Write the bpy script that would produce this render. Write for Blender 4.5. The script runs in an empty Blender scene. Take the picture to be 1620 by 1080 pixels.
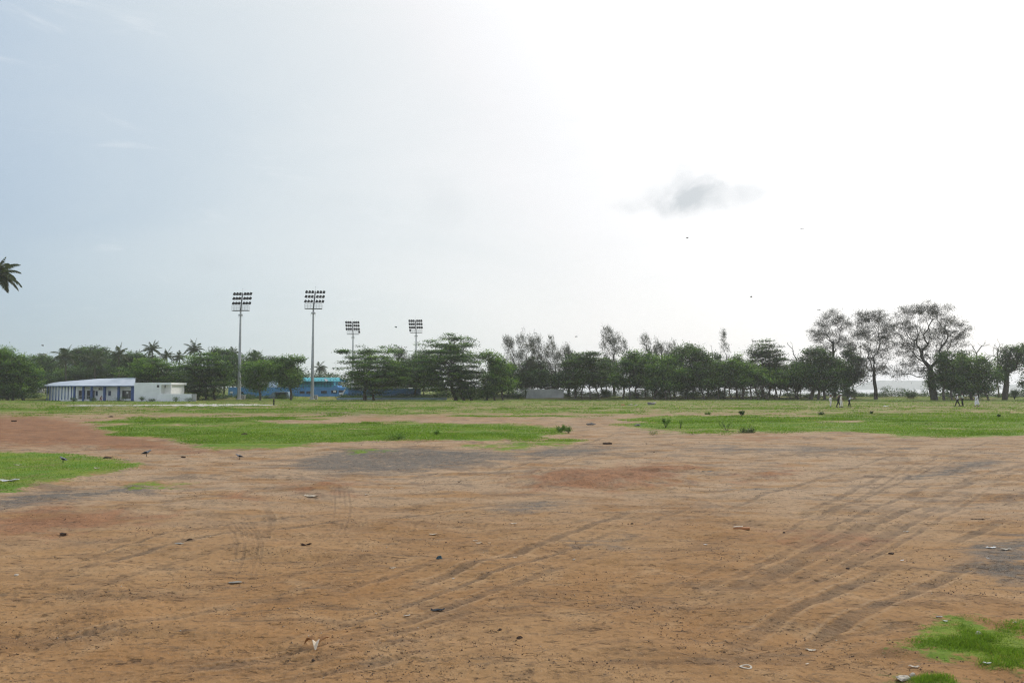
import bpy, math, random
import numpy as np
from mathutils import Vector, Matrix

# ------------------------------------------------------------------ camera, sky, sun
sc = bpy.context.scene
COL = sc.collection
CAMZ = 2.5; F = 1260.0; HY = 613.0
PITCH = math.atan((HY - 540.0) / F)
cam = bpy.data.objects.new("camera", bpy.data.cameras.new("camera"))
cam.data.sensor_width = 36.0; cam.data.lens = 28.0
cam.data.clip_start = 0.1; cam.data.clip_end = 20000
cam.location = (0, 0, CAMZ); cam.rotation_euler = (math.pi / 2 + PITCH, 0, 0)
COL.objects.link(cam); sc.camera = cam

SUN_EL = math.radians(40); SUN_AZ = math.radians(38)       # azimuth from +Y towards +X
SDIR = Vector((math.sin(SUN_AZ) * math.cos(SUN_EL), math.cos(SUN_AZ) * math.cos(SUN_EL), math.sin(SUN_EL)))
sun = bpy.data.objects.new("sun", bpy.data.lights.new("sun", 'SUN'))
sun.data.energy = 2.2; sun.data.angle = math.radians(4); sun.data.color = (1.0, 0.93, 0.82)
sun.rotation_euler = (-SDIR).to_track_quat('-Z', 'Y').to_euler()
COL.objects.link(sun)

vs = sc.view_settings
sc.display_settings.display_device = 'sRGB'
vs.view_transform = 'Standard'; vs.look = 'None'; vs.gamma = 1.0; vs.use_curve_mapping = False
vs.exposure = 0.0
sc.cycles.max_bounces = 6; sc.cycles.transparent_max_bounces = 8
sc.cycles.volume_bounces = 1
sc.cycles.use_denoising = True
sc.cycles.filter_width = 1.2; sc.cycles.denoising_prefilter = 'FAST'

def N(nt, typ, **kw):
    n = nt.nodes.new(typ)
    for k, v in kw.items():
        setattr(n, k, v)
    return n

def math_node(nt, op, a, b=None, c=None, clamp=False):
    n = nt.nodes.new('ShaderNodeMath'); n.operation = op; n.use_clamp = clamp
    for i, v in enumerate((a, b, c)):
        if v is None: continue
        if isinstance(v, (int, float)): n.inputs[i].default_value = v
        else: nt.links.new(v, n.inputs[i])
    return n.outputs[0]

def mixc(nt, fac, a, b, blend='MIX'):
    n = nt.nodes.new('ShaderNodeMix'); n.data_type = 'RGBA'; n.blend_type = blend
    if isinstance(fac, (int, float)): n.inputs[0].default_value = fac
    else: nt.links.new(fac, n.inputs[0])
    for i, v in ((6, a), (7, b)):
        if isinstance(v, tuple): n.inputs[i].default_value = (*v[:3], 1)
        else: nt.links.new(v, n.inputs[i])
    return n.outputs[2]

def smooth(nt, v, a, b):
    n = nt.nodes.new('ShaderNodeMapRange'); n.interpolation_type = 'SMOOTHSTEP'
    nt.links.new(v, n.inputs[0]); n.inputs[1].default_value = a; n.inputs[2].default_value = b
    return n.outputs[0]

def noise(nt, vec, scale, detail=4, rough=0.55, dist=0.0, dims='3D'):
    n = nt.nodes.new('ShaderNodeTexNoise'); n.noise_dimensions = dims
    n.inputs['Scale'].default_value = scale; n.inputs['Detail'].default_value = detail
    n.inputs['Roughness'].default_value = rough; n.inputs['Distortion'].default_value = dist
    if vec is not None: nt.links.new(vec, n.inputs['Vector'])
    return n.outputs[0]

def pixdir(x, y):
    u = (x - 810.0) / F; v = -(y - 540.0) / F
    return Vector((u, math.cos(PITCH) - v * math.sin(PITCH), math.sin(PITCH) + v * math.cos(PITCH)))

world = bpy.data.worlds.new("World"); sc.world = world; world.use_nodes = True
SKY_A, SKY_B, SKY_C, SKY_T, SKY_R, SKY_U = 0.92, 0.25, 0.15, 2.7, .19, .24
def build_world():
    nt = world.node_tree; nt.nodes.clear(); L = nt.links
    out = N(nt, 'ShaderNodeOutputWorld'); bg = N(nt, 'ShaderNodeBackground'); L.new(bg.outputs[0], out.inputs[0])
    sky = N(nt, 'ShaderNodeTexSky'); sky.sky_type = 'NISHITA'; sky.sun_disc = False
    sky.sun_elevation = SUN_EL; sky.sun_rotation = SUN_AZ
    sky.air_density = 1.0; sky.dust_density = 3.0; sky.ozone_density = 1.5; sky.altitude = 0
    tc = N(nt, 'ShaderNodeTexCoord'); vec = tc.outputs['Generated']
    # thin high haze veil, brighter towards the sun
    dp = N(nt, 'ShaderNodeVectorMath'); dp.operation = 'DOT_PRODUCT'; L.new(vec, dp.inputs[0]); dp.inputs[1].default_value = SDIR
    d = math_node(nt, 'MAXIMUM', dp.outputs['Value'], 0.0)
    sx = N(nt, 'ShaderNodeSeparateXYZ'); L.new(vec, sx.inputs[0]); z = math_node(nt, 'MAXIMUM', sx.outputs[2], 0.0)
    low = math_node(nt, 'POWER', math_node(nt, 'SUBTRACT', 1.0, math_node(nt, 'MINIMUM', z, 1.0)), 5.0)   # thick air near the horizon
    mp = N(nt, 'ShaderNodeMapping'); L.new(vec, mp.inputs[0]); mp.inputs['Scale'].default_value = (1.2, 1.2, 4.0)
    cn = noise(nt, mp.outputs[0], 1.6, 6, 0.55, 0.6)
    veil = math_node(nt, 'MULTIPLY', math_node(nt, 'SUBTRACT', smooth(nt, cn, 0.3, 0.75), 0.5), 0.05)
    lum = math_node(nt, 'ADD', math_node(nt, 'MULTIPLY', math_node(nt, 'POWER', d, 1.0), SKY_A), SKY_B)
    lum = math_node(nt, 'ADD', lum, math_node(nt, 'MULTIPLY', math_node(nt, 'POWER', d, 14.0), 1.2))
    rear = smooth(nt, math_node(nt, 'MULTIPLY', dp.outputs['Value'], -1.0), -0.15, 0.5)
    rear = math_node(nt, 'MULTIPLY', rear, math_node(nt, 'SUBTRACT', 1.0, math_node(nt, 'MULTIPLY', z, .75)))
    lum = math_node(nt, 'ADD', lum, math_node(nt, 'MULTIPLY', rear, 1.35))  # added bright, bluish sky behind the camera, fills the shaded walls
    lum = math_node(nt, 'ADD', math_node(nt, 'ADD', lum, math_node(nt, 'MULTIPLY', low, SKY_C)), veil)
    t = math_node(nt, 'MULTIPLY', math_node(nt, 'SUBTRACT', 1.0, lum), SKY_T, clamp=True)
    tb = math_node(nt, 'MULTIPLY', math_node(nt, 'MULTIPLY', t, t), math_node(nt, 'SUBTRACT', 1.0, math_node(nt, 'MULTIPLY', low, .62)))
    cr = math_node(nt, 'SUBTRACT', 1.0, math_node(nt, 'MULTIPLY', t, SKY_R)); cb = math_node(nt, 'ADD', 1.0, math_node(nt, 'MULTIPLY', tb, SKY_U))
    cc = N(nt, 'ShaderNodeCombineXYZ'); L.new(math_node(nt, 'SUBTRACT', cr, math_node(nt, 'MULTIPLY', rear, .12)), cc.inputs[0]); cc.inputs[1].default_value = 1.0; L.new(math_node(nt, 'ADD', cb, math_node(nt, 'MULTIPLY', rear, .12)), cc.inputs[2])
    comb = N(nt, 'ShaderNodeVectorMath'); comb.operation = 'SCALE'; L.new(cc.outputs[0], comb.inputs[0])
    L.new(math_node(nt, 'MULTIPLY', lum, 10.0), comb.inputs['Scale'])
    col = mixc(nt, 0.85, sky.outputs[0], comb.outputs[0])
    # small soft grey clouds: (px, py, half width, half height, strength)
    blobs = [(1058, 308, 50, 28, .24), (1080, 284, 24, 26, .16), (1040, 326, 56, 12, .16), (1160, 308, 80, 16, .20), (1108, 312, 40, 22, .12), (1192, 296, 22, 20, .10),
             (706, 316, 34, 32, .07), (1215, 12, 40, 28, .09), (1405, 420, 60, 18, .08), (335, 415, 26, 12, .07), (520, 315, 60, 18, .04), (380, 5, 60, 10, -.05), (690, 95, 60, 22, -.03), (180, 130, 50, 12, -.05)]
    wn = noise(nt, vec, 14.0, 5, 0.6, 0.3)
    tot = None
    for (px, py, hw, hh, s) in blobs:
        c = pixdir(px, py).normalized()
        sub = N(nt, 'ShaderNodeVectorMath'); sub.operation = 'SUBTRACT'; L.new(vec, sub.inputs[0]); sub.inputs[1].default_value = c
        mu = N(nt, 'ShaderNodeVectorMath'); mu.operation = 'MULTIPLY'; L.new(sub.outputs[0], mu.inputs[0])
        mu.inputs[1].default_value = (F / hw, F / hw, F / hh)
        ln = N(nt, 'ShaderNodeVectorMath'); ln.operation = 'LENGTH'; L.new(mu.outputs[0], ln.inputs[0])
        r = math_node(nt, 'ADD', ln.outputs['Value'], math_node(nt, 'MULTIPLY', math_node(nt, 'SUBTRACT', wn, 0.5), 3.6))
        m = math_node(nt, 'MULTIPLY', math_node(nt, 'SUBTRACT', 1.0, smooth(nt, r, -0.1, 1.7)), s)
        tot = m if tot is None else math_node(nt, 'ADD', tot, m)
    tot = math_node(nt, 'MULTIPLY', tot, 1.15)
    tot = math_node(nt, 'MAXIMUM', math_node(nt, 'MINIMUM', tot, 0.65), 0.0)
    # wisps
    mp2 = N(nt, 'ShaderNodeMapping'); L.new(vec, mp2.inputs[0]); mp2.inputs['Scale'].default_value = (2.0, 2.0, 9.0)
    wz = smooth(nt, noise(nt, mp2.outputs[0], 3.0, 7, 0.6, 1.2), 0.55, 0.8)
    col = mixc(nt, math_node(nt, 'MULTIPLY', wz, 0.30), col, (9.0, 9.3, 9.5))
    col = mixc(nt, tot, col, (4.4, 5.0, 5.4))
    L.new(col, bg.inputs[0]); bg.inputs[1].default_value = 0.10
build_world()

# ------------------------------------------------------------------ helpers
rng = np.random.default_rng(7)
random.seed(7)

def at(x, y, D):
    """point at forward distance D seen through photo pixel (x, y)"""
    d = pixdir(x, y); t = D / d.y
    return Vector((d.x * t, D, CAMZ + d.z * t))

def gnd(x, y):
    """point of the flat ground seen through photo pixel (x, y)"""
    d = pixdir(x, y); t = CAMZ / -d.z
    p = Vector((d.x * t, d.y * t, 0)); p.z = height(p.x, p.y)
    return p

def gx(x, D):
    """ground point in pixel column x at forward distance D"""
    d = pixdir(x, HY); X = d.x * D / d.y
    return Vector((X, D, height(X, D)))

def tag(o, label=None, cat=None, group=None, kind=None):
    if label: o["label"] = label
    if cat: o["category"] = cat
    if group: o["group"] = group
    if kind: o["kind"] = kind
    return o

def empty(name, loc=(0, 0, 0), rz=0.0, label=None, cat=None, group=None):
    o = bpy.data.objects.new(name, None); o.empty_display_size = 0.5
    o.location = loc; o.rotation_euler = (0, 0, rz); COL.objects.link(o)
    return tag(o, label, cat, group)

def np_mesh(name, verts, quads=None, tris=None, mat=None, parent=None, attrs=None, smoothf=False, loc=None):
    """mesh from numpy arrays; verts in world space, made local to parent when the parent has a location"""
    verts = np.asarray(verts, dtype=np.float32)
    org = None
    if parent is not None:
        p = parent; org = np.zeros(3)
        while p is not None: org += np.array(p.location); p = p.parent
    elif loc is not None: org = np.array(loc)
    if org is not None: verts = verts - org.astype(np.float32)
    me = bpy.data.meshes.new(name)
    nq = 0 if quads is None else len(quads); ntr = 0 if tris is None else len(tris)
    me.vertices.add(len(verts)); me.vertices.foreach_set('co', verts.ravel())
    loops = []
    if nq: loops.append(np.asarray(quads, dtype=np.int32).ravel())
    if ntr: loops.append(np.asarray(tris, dtype=np.int32).ravel())
    lv = np.concatenate(loops)
    me.loops.add(len(lv)); me.loops.foreach_set('vertex_index', lv)
    starts = np.concatenate([np.arange(nq) * 4, nq * 4 + np.arange(ntr) * 3]).astype(np.int32)
    me.polygons.add(nq + ntr); me.polygons.foreach_set('loop_start', starts)
    if smoothf: me.polygons.foreach_set('use_smooth', np.ones(nq + ntr, dtype=bool))
    me.update(calc_edges=True)
    for k, a in (attrs or {}).items():
        at_ = me.attributes.new(k, 'FLOAT', 'POINT'); at_.data.foreach_set('value', np.asarray(a, dtype=np.float32))
    if mat: me.materials.append(mat)
    o = bpy.data.objects.new(name, me); COL.objects.link(o)
    if parent is not None: o.parent = parent
    elif loc is not None: o.location = loc
    return o

class MB:
    """collects boxes, bars, tubes and polygons, then links them as one mesh (local coordinates)"""
    def __init__(s): s.v = []; s.f = []
    def add(s, vs_, fs): b = len(s.v); s.v += [tuple(v) for v in vs_]; s.f += [tuple(b + i for i in f) for f in fs]; return s
    def box(s, x0, x1, y0, y1, z0, z1, M=None):
        vs_ = [Vector(p) for p in ((x0,y0,z0),(x1,y0,z0),(x1,y1,z0),(x0,y1,z0),(x0,y0,z1),(x1,y0,z1),(x1,y1,z1),(x0,y1,z1))]
        if M: vs_ = [M @ v for v in vs_]
        return s.add(vs_, [(0,3,2,1),(4,5,6,7),(0,1,5,4),(1,2,6,5),(2,3,7,6),(3,0,4,7)])
    def tube(s, a, b, r0, r1=None, n=8, caps=True):
        a = Vector(a); b = Vector(b); r1 = r0 if r1 is None else r1
        d = (b - a).normalized(); u = d.orthogonal().normalized(); w = d.cross(u)
        vs_ = []
        for p, r in ((a, r0), (b, r1)):
            for i in range(n):
                t = 2 * math.pi * i / n; vs_.append(p + (u * math.cos(t) + w * math.sin(t)) * r)
        fs = [(i, (i + 1) % n, n + (i + 1) % n, n + i) for i in range(n)]
        if caps: fs += [tuple(range(n - 1, -1, -1)), tuple(range(n, 2 * n))]
        return s.add(vs_, fs)
    def prism(s, pts, h):
        """polygon (list of 3D points) extruded by vector h"""
        n = len(pts); h = Vector(h); vs_ = [Vector(p) for p in pts] + [Vector(p) + h for p in pts]
        return s.add(vs_, [tuple(range(n - 1, -1, -1)), tuple(range(n, 2 * n))] + [(i, (i + 1) % n, n + (i + 1) % n, n + i) for i in range(n)])
    def build(s, name, mat, parent=None, bevel=0.0, loc=None):
        me = bpy.data.meshes.new(name); me.from_pydata(s.v, [], s.f); me.update()
        import bmesh
        bm = bmesh.new(); bm.from_mesh(me)
        bmesh.ops.recalc_face_normals(bm, faces=bm.faces)
        if bevel: bmesh.ops.bevel(bm, geom=[e for e in bm.edges], offset=bevel, segments=1, affect='EDGES', clamp_overlap=True)
        bm.to_mesh(me); bm.free()
        if mat: me.materials.append(mat)
        o = bpy.data.objects.new(name, me); COL.objects.link(o)
        if parent is not None: o.parent = parent
        if loc is not None: o.location = loc
        return o

# value noise in numpy
_perm = np.random.default_rng(3).random((256, 256)).astype(np.float32)
def vn(x, y, s=0):
    x = np.asarray(x, dtype=np.float64) + s * 17.31; y = np.asarray(y, dtype=np.float64) + s * 5.77
    xi = np.floor(x).astype(int); yi = np.floor(y).astype(int); fx = x - xi; fy = y - yi
    fx = fx * fx * (3 - 2 * fx); fy = fy * fy * (3 - 2 * fy)
    a = _perm[xi & 255, yi & 255]; b = _perm[(xi + 1) & 255, yi & 255]; c = _perm[xi & 255, (yi + 1) & 255]; d = _perm[(xi + 1) & 255, (yi + 1) & 255]
    return (a * (1 - fx) + b * fx) * (1 - fy) + (c * (1 - fx) + d * fx) * fy
def fbm(x, y, o=4, s=0, g=0.5):
    t = 0; a = 1; n = 0
    for i in range(o):
        t = t + a * vn(x * 2 ** i, y * 2 ** i, s + i * 3); n += a; a *= g
    return t / n
def sstep(x, a, b):
    t = np.clip((x - a) / (b - a), 0, 1); return t * t * (3 - 2 * t)

def height(x, y, fine=False):
    """terrain height, metres"""
    x = np.asarray(x, dtype=np.float64); y = np.asarray(y, dtype=np.float64)
    r = np.hypot(x, y)
    z = (fbm(x / 9, y / 9, 3, 1) - 0.5) * 0.20 * sstep(r, 3, 25) + (fbm(x / 35, y / 35, 2, 5) - 0.5) * 0.25 * sstep(r, 20, 60) * (1 - sstep(r, 130, 165))
    sea = sstep(x, -8, 12) * sstep(y, 1, 60)
    berm = sstep(y, 163, 174) * (0.25 + 0.5 * fbm(x / 7, y / 9, 3, 9))
    z = z * (1 - sstep(y, 176, 184)) + berm * (1 - sstep(y, 180, 195) * sea)
    z = z - 7 * sstep(y, 182, 225) * sea
    return z if z.ndim else float(z)

def invproj(X, Y, Z=0.0):
    """world to photo pixel"""
    dx = X; dy = Y; dz = Z - CAMZ
    c, s = math.cos(PITCH), math.sin(PITCH)
    fwd = dy * c + dz * s; up = -dy * s + dz * c
    fwd = np.maximum(fwd, 1e-3)
    return 810 + F * dx / fwd, 540 - F * up / fwd

# ------------------------------------------------------------------ materials
MATS = {}
def mat(name, col, rough=0.7, metal=0.0, var=0.12, vscale=3.0, bump=0.0, spec=0.3):
    if name in MATS: return MATS[name]
    m = bpy.data.materials.new(name); m.use_nodes = True; nt = m.node_tree
    p = nt.nodes['Principled BSDF']; tc = N(nt, 'ShaderNodeTexCoord')
    n1 = noise(nt, tc.outputs['Object'], vscale, 5, 0.6)
    dark = tuple(c * (1 - var * 2) for c in col); lite = tuple(min(1, c * (1 + var)) for c in col)
    nt.links.new(mixc(nt, smooth(nt, n1, 0.3, 0.7), dark, lite), p.inputs['Base Color'])
    p.inputs['Roughness'].default_value = rough; p.inputs['Metallic'].default_value = metal
    p.inputs['Specular IOR Level'].default_value = spec
    if bump:
        b = N(nt, 'ShaderNodeBump'); b.inputs['Strength'].default_value = bump
        nt.links.new(noise(nt, tc.outputs['Object'], vscale * 6, 4, 0.6), b.inputs['Height']); nt.links.new(b.outputs[0], p.inputs['Normal'])
    MATS[name] = m; return m

def leafmat(name, c0, c1, c2, trans=0.35):
    """c0 dark, c1 mid, c2 light leaf colour chosen by the leaf's own tint attribute"""
    m = bpy.data.materials.new(name); m.use_nodes = True; nt = m.node_tree; nt.nodes.clear()
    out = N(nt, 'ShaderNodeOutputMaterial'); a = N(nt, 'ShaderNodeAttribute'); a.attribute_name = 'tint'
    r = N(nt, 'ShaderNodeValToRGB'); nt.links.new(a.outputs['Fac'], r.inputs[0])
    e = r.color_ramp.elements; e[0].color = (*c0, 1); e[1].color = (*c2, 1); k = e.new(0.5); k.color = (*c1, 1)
    d = N(nt, 'ShaderNodeBsdfPrincipled'); nt.links.new(r.outputs[0], d.inputs['Base Color'])
    d.inputs['Roughness'].default_value = 0.55; d.inputs['Specular IOR Level'].default_value = 0.25
    t = N(nt, 'ShaderNodeBsdfTranslucent')
    nt.links.new(mixc(nt, 1.0, r.outputs[0], (1.25, 1.35, 0.5), 'MULTIPLY'), t.inputs[0])
    mx = N(nt, 'ShaderNodeMixShader'); mx.inputs[0].default_value = trans
    nt.links.new(d.outputs[0], mx.inputs[1]); nt.links.new(t.outputs[0], mx.inputs[2]); nt.links.new(mx.outputs[0], out.inputs[0])
    return m

LEAF = {
    'green':  leafmat('leaf_green', (.014, .038, .008), (.052, .130, .020), (.19, .31, .045)),
    'dark':   leafmat('leaf_dark', (.011, .028, .008), (.036, .088, .018), (.12, .215, .038), 0.25),
    'grey':   leafmat('leaf_needle', (.022, .023, .018), (.036, .038, .028), (.060, .064, .042), 0.15),
    'light':  leafmat('leaf_light', (.050, .105, .018), (.10, .20, .030), (.20, .32, .055), 0.4),
    'plume':  leafmat('leaf_plume', (.040, .044, .032), (.062, .070, .046), (.10, .11, .065), 0.2),
    'palm':   leafmat('leaf_palm', (.030, .048, .020), (.055, .080, .030), (.12, .14, .055), 0.25),
    'grass':  leafmat('grass_blade', (.075, .125, .018), (.135, .225, .030), (.21, .31, .05), 0.4),
    'weed':   leafmat('weed_leaf', (.05, .11, .020), (.09, .18, .030), (.15, .26, .045), 0.3),
}
BARK = mat('bark', (.085, .070, .055), 0.9, var=.25, bump=.5)
BARKD = mat('bark_dark', (.045, .038, .032), 0.9, var=.25, bump=.5)
DEADWOOD = mat('dead_wood', (.22, .19, .16), 0.9, var=.2)

_e = [n for n in LEAF['grass'].node_tree.nodes if n.type == 'VALTORGB'][0].color_ramp.elements; _k = _e.new(.90); _k.color = (.20, .30, .05, 1); _e[len(_e) - 1].color = (.38, .32, .13, 1)
# ------------------------------------------------------------------ ground sheet
# painted in photo pixels for convenience, unprojected once onto the ground plane
GRASS = [
    [(-200, 708), (60, 715), (150, 724), (225, 737), (212, 746), (145, 757), (60, 775), (0, 786), (-200, 800)],
    [(130, 672), (210, 662), (330, 659), (520, 666), (700, 668), (830, 671), (900, 676), (925, 686), (850, 695), (760, 700), (640, 695), (520, 700), (440, 710), (330, 710), (250, 698), (180, 688)],
    [(700, 702), (800, 699), (900, 696), (945, 699), (905, 708), (800, 713), (715, 709)],
    [(975, 668), (1030, 658), (1200, 654), (1500, 654), (1700, 652), (1700, 687), (1560, 690), (1420, 692), (1300, 686), (1180, 678), (1040, 678), (1000, 674)],
    [(-300, 644), (100, 643), (420, 642), (800, 644), (1000, 649), (1000, 658), (700, 655), (480, 656), (240, 652), (0, 652), (-300, 655)],
    [(-400, 629), (300, 629), (900, 629.5), (1900, 628), (1900, 637), (900, 636), (300, 640), (-400, 639)],
    [(190, 770), (240, 766), (300, 767), (280, 772), (205, 776)],
    [(1405, 1032), (1455, 1012), (1480, 996), (1500, 984), (1545, 982), (1570, 998), (1640, 982), (1640, 1075), (1590, 1066), (1540, 1052), (1470, 1043), (1430, 1038)],
    [(1400, 1100), (1440, 1074), (1500, 1066), (1530, 1074), (1560, 1100)],
    [(535, 714), (590, 712), (630, 715), (560, 718)],
    [(960, 640), (1250, 641), (1250, 646), (960, 645)],
]
GREY = [
    [(455, 728), (540, 714), (640, 709), (740, 712), (840, 720), (770, 733), (690, 746), (580, 752), (480, 748)],
    [(790, 716), (900, 707), (1010, 706), (960, 716), (860, 727)],
    [(0, 792), (90, 778), (220, 772), (260, 780), (130, 790), (0, 806)],
    [(1040, 706), (1200, 707), (1360, 708), (1440, 712), (1300, 716), (1150, 715)],
    [(1500, 880), (1560, 860), (1640, 850), (1640, 930), (1560, 915)],
    [(790, 800), (860, 793), (900, 800), (830, 818), (770, 812)],
   
    [(1140, 775), (1220, 765), (1200, 782)], [(1430, 760), (1540, 728), (1600, 730), (1500, 757)],
    [(940, 860), (1000, 850), (980, 868)], [(460, 650), (560, 648), (640, 652), (560, 655)],
]
RED = [
    [(-100, 652), (60, 650), (130, 662), (210, 682), (330, 706), (420, 713), (300, 722), (150, 712), (-100, 706)],
    [(-50, 812), (90, 795), (280, 808), (300, 822), (180, 842), (60, 856), (-50, 862)],
    [(330, 790), (380, 775), (440, 790), (420, 805)],
    [(430, 772), (520, 758), (600, 762), (560, 785), (470, 786)],
    [(790, 760), (900, 740), (1060, 728), (1120, 738), (1080, 770), (940, 783), (830, 780)],
    [(1090, 688), (1180, 684), (1300, 690), (1200, 697)],
    [(1120, 760), (1240, 735), (1290, 745), (1200, 765)],
    [(520, 655), (700, 655), (860, 660), (700, 664), (560, 662)],
    [(1160, 850), (1300, 830), (1450, 850), (1300, 880)],
]
TRACKS = [  # photo pixels, width m, depth m
    [(860, 1085), (1010, 1030), (1140, 970), (1290, 900), (1430, 830), (1530, 770), (1640, 722)],
    [(700, 1085), (880, 1020), (1060, 955), (1210, 890), (1360, 815), (1480, 762), (1640, 708)],
    [(960, 1085), (1060, 1040), (1180, 960), (1330, 880), (1480, 800)],
    [(180, 1070), (330, 1045), (470, 1010), (620, 965), (760, 915), (900, 870), (1050, 820), (1160, 790)],
    [(60, 1075), (220, 1035), (400, 985), (560, 930), (720, 880), (840, 850)],
    [(230, 1078), (420, 1060), (620, 1020), (800, 970)],
    [(-30, 1010), (100, 985), (260, 950), (380, 935), (560, 880)],
    [(350, 920), (372, 880), (372, 850), (350, 820), (330, 800)], [(385, 915), (408, 870), (400, 835), (380, 805)],
    [(480, 880), (520, 850), (530, 810), (520, 780)], [(410, 860), (430, 830), (420, 800)],
    [(0, 960), (90, 920), (200, 880), (330, 850), (500, 830), (700, 810), (900, 780)],
    [(1180, 870), (1280, 830), (1380, 780), (1500, 735), (1600, 705)],
    [(1080, 830), (1250, 770), (1400, 725), (1480, 705)],
    [(540, 790), (740, 760), (960, 690), (985, 672)], [(560, 800), (790, 760), (1000, 700)],
    [(0, 1100), (120, 1078), (260, 1060)], [(1200, 1090), (1300, 1010), (1420, 950), (1560, 880)],
]

for _i in range(7):     # the same wheels passed again and again
    for _t in ((0, 1, 3, 5, 11, 12, 2)[_i],):
        TRACKS.append([(x + 26 + 5 * _i, y + 10 + 2 * _i) for x, y in TRACKS[_t]]); TRACKS.append([(x - 48 + 7 * _i, y - 9 - _i) for x, y in TRACKS[_t]])
TRACKS += [[(360 + k * 7, 925), (378 + k * 7, 880), (376 + k * 7, 850), (352 + k * 7, 815)] for k in (1, 2, 3, 4, 5)] + [[(505 + k * 8, 865), (524 + k * 8, 832), (530 + k * 8, 800), (528 + k * 7, 768)] for k in range(5)]
TRACKS += [[(1490, 985), (1330, 1010), (1200, 1040), (1080, 1085)], [(600, 905), (500, 930), (330, 965), (150, 1000), (-20, 1040)], [(1040, 1085), (1150, 1030), (1290, 955), (1450, 880), (1630, 810)], [(1560, 700), (1450, 740), (1330, 800), (1180, 870)], [(1640, 735), (1540, 780), (1440, 830), (1330, 900), (1200, 985), (1100, 1050)]]

def poly_sd(px, py, poly, ysc):
    """signed distance (pixels, y stretched), positive inside"""
    n = len(poly); inside = np.zeros(px.shape, bool); d = np.full(px.shape, 1e9)
    for i in range(n):
        x0, y0 = poly[i]; x1, y1 = poly[(i + 1) % n]
        c = ((y0 > py) != (y1 > py)) & (px < (x1 - x0) * (py - y0) / ((y1 - y0) + 1e-12) + x0)
        inside ^= c
        ex, ey = (x1 - x0), (y1 - y0) * ysc; wx, wy = px - x0, (py - y0) * ysc
        t = np.clip((wx * ex + wy * ey) / (ex * ex + ey * ey + 1e-9), 0, 1)
        d = np.minimum(d, np.hypot(wx - t * ex, wy - t * ey))
    return np.where(inside, d, -d)

def masks(X, Y):
    px, py = invproj(X, Y)
    wob = (fbm(X / 1.1, Y / 1.1, 3, 21) - 0.5)
    ysc = 4.0
    out = []
    for polys, amp in ((GRASS, 1), (GREY, 1), (RED, 1)):
        m = np.full(px.shape, -200.0)
        for p in polys:
            m = np.maximum(m, poly_sd(px, py, p, ysc))
        # pixels -> soft metric
        dist = np.hypot(X, Y)
        m = m / F * dist          # metres across the view
        out.append(m)
    g, gr, rd = out
    vis = py < 1500
    far = np.hypot(X, Y)
    scale = np.clip(far / 40, 0.8, 2.5)
    patch = (fbm(X / 7.0, Y / 5.0, 4, 121) - .5) * 2.6 * sstep(far, 22, 40)
    g = np.clip(np.clip(g / scale * 0.9, -1, .8) + np.where(g > -1.5, patch, 0), -1, 1); gr = np.clip(gr / scale * .6, -1, 1); rd = np.clip(rd / scale * .6, -1, 1)
    outside = (far > 215) | (Y < 2)
    g = np.where(outside & (Y > 2), 0.6, g)
    base = np.interp(py, [600, 640, 652, 662, 672], [.35, .22, .12, -.25, -1])
    g = np.maximum(g, np.where(rd > .1, np.minimum(base, -.1), base))
    return g, gr, rd

def catmull(pts, n=14):
    P = [pts[0]] + list(pts) + [pts[-1]]; out = []
    for i in range(1, len(P) - 2):
        for k in range(n):
            t = k / n; a, b, c, d = P[i - 1], P[i], P[i + 1], P[i + 2]
            out.append(tuple(0.5 * (2 * b[j] + (c[j] - a[j]) * t + (2 * a[j] - 5 * b[j] + 4 * c[j] - d[j]) * t * t + (3 * b[j] - a[j] - 3 * c[j] + d[j]) * t ** 3) for j in range(2)))
    out.append(tuple(P[-2])); return out

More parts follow.
